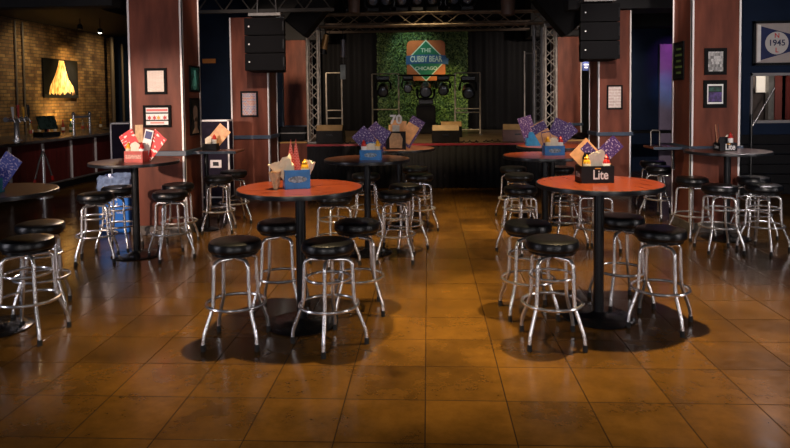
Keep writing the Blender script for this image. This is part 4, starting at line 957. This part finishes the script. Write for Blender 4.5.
# table C
rz = 0
caddy('C', .06, -.12, bluep, 'blue caddy with pale logo on the middle left table', rz, deco='oval', w_=.25)
P = lambda x, y, z=T_: place('C', .06, -.12, rz, x, y, z)
bottle(P(-.08, -.035), redp, 'red ketchup bottle in the blue caddy on the middle left table', 'ketchup')
bottle(P(.08, -.035), yelp, 'yellow mustard bottle in the blue caddy on the middle left table', 'mustard')
napkins(P(0, -.035), 'cream napkins in the blue caddy on the middle left table', rz, n=6, w_=.08, h=.19)
menu(P(.07, .05), .20, .34, -.75, -.1, menu_p, 'purple and orange menu leaning left in the middle left caddy', rz, (orang, -.1, .1, .5, .75))
menu(P(-.03, .058), .17, .36, .55, -.1, menu_p, 'purple diamond patterned menu leaning right in the middle left caddy', rz)
menu(P(.09, .0415), .15, .30, -.62, -.05, menu_p, 'purple menu crossing behind in the middle left caddy', rz)
# table C2 photo caddy
rz = 0
caddy('C2', -.03, -.2, blackc, 'black caddy with a pale photo print on the table nearest the stage', rz, w_=.27, h=.25, deco=None, back=False)
P = lambda x, y, z=T_: place('C2', -.03, -.2, rz, x, y, z)
tag(MB().prism([(-.085, 0), (.085, 0), (.095, .13), (.06, .2), (-.05, .21), (-.09, .14)], 0, .003, Matrix.Translation((0, 0, 0)) @ FRONT).build('photo_print', kraft, loc=P(0, -.0765, .02)), 'pale photo card on the front of the black caddy nearest the stage', 'photo card')
menu(P(-.08, .0), .16, .38, -.75, -.08, menu_p, 'purple menu leaning left in the photo caddy nearest the stage', rz)
menu(P(.10, .01), .20, .42, .55, -.08, menu_p, 'purple menu leaning right in the photo caddy nearest the stage', rz, (orang, -.5, .1, .35, .75))
menu(P(.0, .03), .22, .38, .1, -.05, orang, 'orange menu upright in the photo caddy nearest the stage', rz)
e = empty('number_card', P(0, .0, T_), 'white number card topping the photo caddy nearest the stage', 'card')
MB().b2((-.05, -.002, 0), (.05, .002, .33)).build('card', napkin, e)
text('lettering', '70', .17, white, e, Matrix.Translation((0, -.004, .40)) @ FRONT, ext=.003, bold=.006)
# table L
rz = -.15
caddy('L', .08, -.10, redc, 'red caddy on the table before the nearest left pillar', rz, deco='stripe', w_=.235, h=.13)
P = lambda x, y, z=T_: place('L', .08, -.10, rz, x, y, z)
bottle(P(-.085, -.035), yelp, 'yellow mustard bottle in the red caddy', 'mustard')
bottle(P(.085, -.035), redp, 'red ketchup bottle in the red caddy', 'ketchup')
napkins(P(0, -.035), 'white napkins in the red caddy', rz, n=7, w_=.085, h=.22)
menu(P(-.03, .05), .19, .33, -.55, -.1, menu_r, 'red and white menu leaning left in the red caddy', rz)
menu(P(.06, .055), .20, .32, .68, -.1, menu_r, 'red and white menu leaning right in the red caddy', rz)
menu(P(-.01, .066), .10, .42, -.03, -.05, kraft, 'tall tan card at the back of the red caddy', rz)
menu(P(.05, .04), .11, .36, .22, -.08, white, 'white card with a dark blue crest in the red caddy', rz, (mat('crest_blue', (.02, .03, .14), .5), -.4, .7, .4, .95))
# table A
rz = .33
caddy('A', -.02, -.04, bluep, 'blue caddy with crumpled paper on the front left table', rz, deco='oval', w_=.20, h=.15, back=False)
P = lambda x, y, z=T_: place('A', -.02, -.04, rz, x, y, z)
bottle(P(.065, -.03), yelp, 'yellow mustard bottle in the blue caddy on the front left table', 'mustard')
m = MB()
for s in (-1, 1):
    x = s * .022; m.add([(x - .062, -.012 + s * .01, 0), (x + .062, -.012 + s * .01, 0), (x + .055, .012 + s * .01, 0), (x - .055, .012 + s * .01, 0), (s * .018, s * .01, .385)], [(0, 1, 4), (1, 2, 4), (2, 3, 4), (3, 0, 4), (0, 3, 2, 1)])
tag(m.build('folded_menu', print_mat('red_leaf_print', (.55, .02, .015), (.68, .06, .03), (.80, .30, .22), 30, bw=.7, rh=.4, msize=.04), loc=P(-.015, .035)), 'red folded menu with pointed top behind the crumpled paper', 'menu')
def crumpled(loc, sx, sy, sz, label, m_, seed, rot):
    r = random.Random(seed); vs = []; fs = []; n = 14; rows = 7
    for i in range(rows):
        v = i / (rows - 1); rad = .35 + .65 * v ** .8
        for k in range(n):
            q = 2 * PI * k / n; jr = rad * r.uniform(.82, 1.1) * (1 + .25 * math.sin(3 * q + seed))
            vs.append((jr * sx * math.cos(q), jr * sy * math.sin(q), sz * v * r.uniform(.9, 1.1)))
    for i in range(rows - 1):
        for k in range(n): fs.append((i * n + k, i * n + (k + 1) % n, (i + 1) * n + (k + 1) % n, (i + 1) * n + k))
    fs.append(tuple(range(n)))
    vs.append((0, 0, sz * .45)); 
    for k in range(n): fs.append(((rows - 1) * n + k, (rows - 1) * n + (k + 1) % n, len(vs) - 1))
    return tag(MB().add(vs, fs).build('crumpled_paper', m_, loc=loc, rot=rot), label, 'paper')
crumpled(P(-.05, -.01, .07), .095, .05, .18, 'large cream crumpled paper bag leaning in the front left caddy', paper, 2, (0, -.55, 0))
crumpled(P(-.165, -.03, .0), .045, .045, .135, 'crumpled brown paper bag beside the front left blue caddy', kraft, 5, (0, 0, 0))
crumpled(P(.085, .03, .06), .04, .03, .15, 'white crumpled tissue sticking up at the right of the front left caddy', napkin, 9, (0, .2, 0))
# table R
rz = .1
caddy('R', -.02, .02, blackc, 'black caddy with white script lettering by the right pillar', rz, deco='lite', w_=.22, h=.10)
P = lambda x, y, z=T_: place('R', -.02, .02, rz, x, y, z)
bottle(P(.05, -.03), redp, 'red ketchup bottle in the black caddy by the right pillar', 'ketchup')
napkins(P(.075, .045), 'crumpled white napkins in the black caddy by the right pillar', rz, n=4, w_=.05, h=.19)
menu(P(-.07, .045), .05, .32, -.12, -.1, orang, 'thin orange menu seen nearly edge on by the right pillar', rz + 1.1)
menu(P(-.03, .05), .05, .33, .05, -.1, blackc, 'thin dark menu seen nearly edge on by the right pillar', rz + 1.1)
# table E
caddy('E', -.10, -.03, blackc, 'dark caddy on the drink ledge beside the left pillar', 0, deco=None, w_=.2, h=.10)
P = lambda x, y, z=T_: place('E', -.10, -.03, 0, x, y, z)
bottle(P(.06, -.03), redp, 'red ketchup bottle on the drink ledge beside the left pillar', 'ketchup')
menu(P(-.02, .05), .2, .32, .7, -.1, orang, 'orange menu beside the side of the left pillar', 0)
napkins(P(-.02, -.03), 'white napkins in the dark caddy on the left drink ledge', 0, n=4, w_=.06, h=.2)
# table W
caddy('W', .05, -.12, mat('teal_card', (.02, .16, .20), .4), 'teal caddy at the left edge of the view', 0, deco=None)
P = lambda x, y, z=T_: place('W', .05, -.12, 0, x, y, z)
menu(P(.05, .05), .16, .28, .6, -.1, blotch_mat('blue_menu', (.03, .04, .26), (.40, .32, .50), (34, 1, 60), .58, 0), 'blue and violet menu in the teal caddy at the left edge', 0)
napkins(P(-.02, -.03), 'napkins in the teal caddy at the left edge', 0, n=5, w_=.07, h=.15)
# table F
e = empty('wire_rack', TB['F'] + Vector((-.10, -.02, 0)), 'small inverted U steel wire rack on the right drink ledge', 'rack')
MB().tube([(-.06, 0, .006), (-.06, 0, .20), (-.045, 0, .22), (.045, 0, .22), (.06, 0, .20), (.06, 0, .006)], .009, 8).build('hoop', steel, e, smooth=True); MB().box((0, 0, .004), (.16, .10, .008)).build('base', blackm, e)
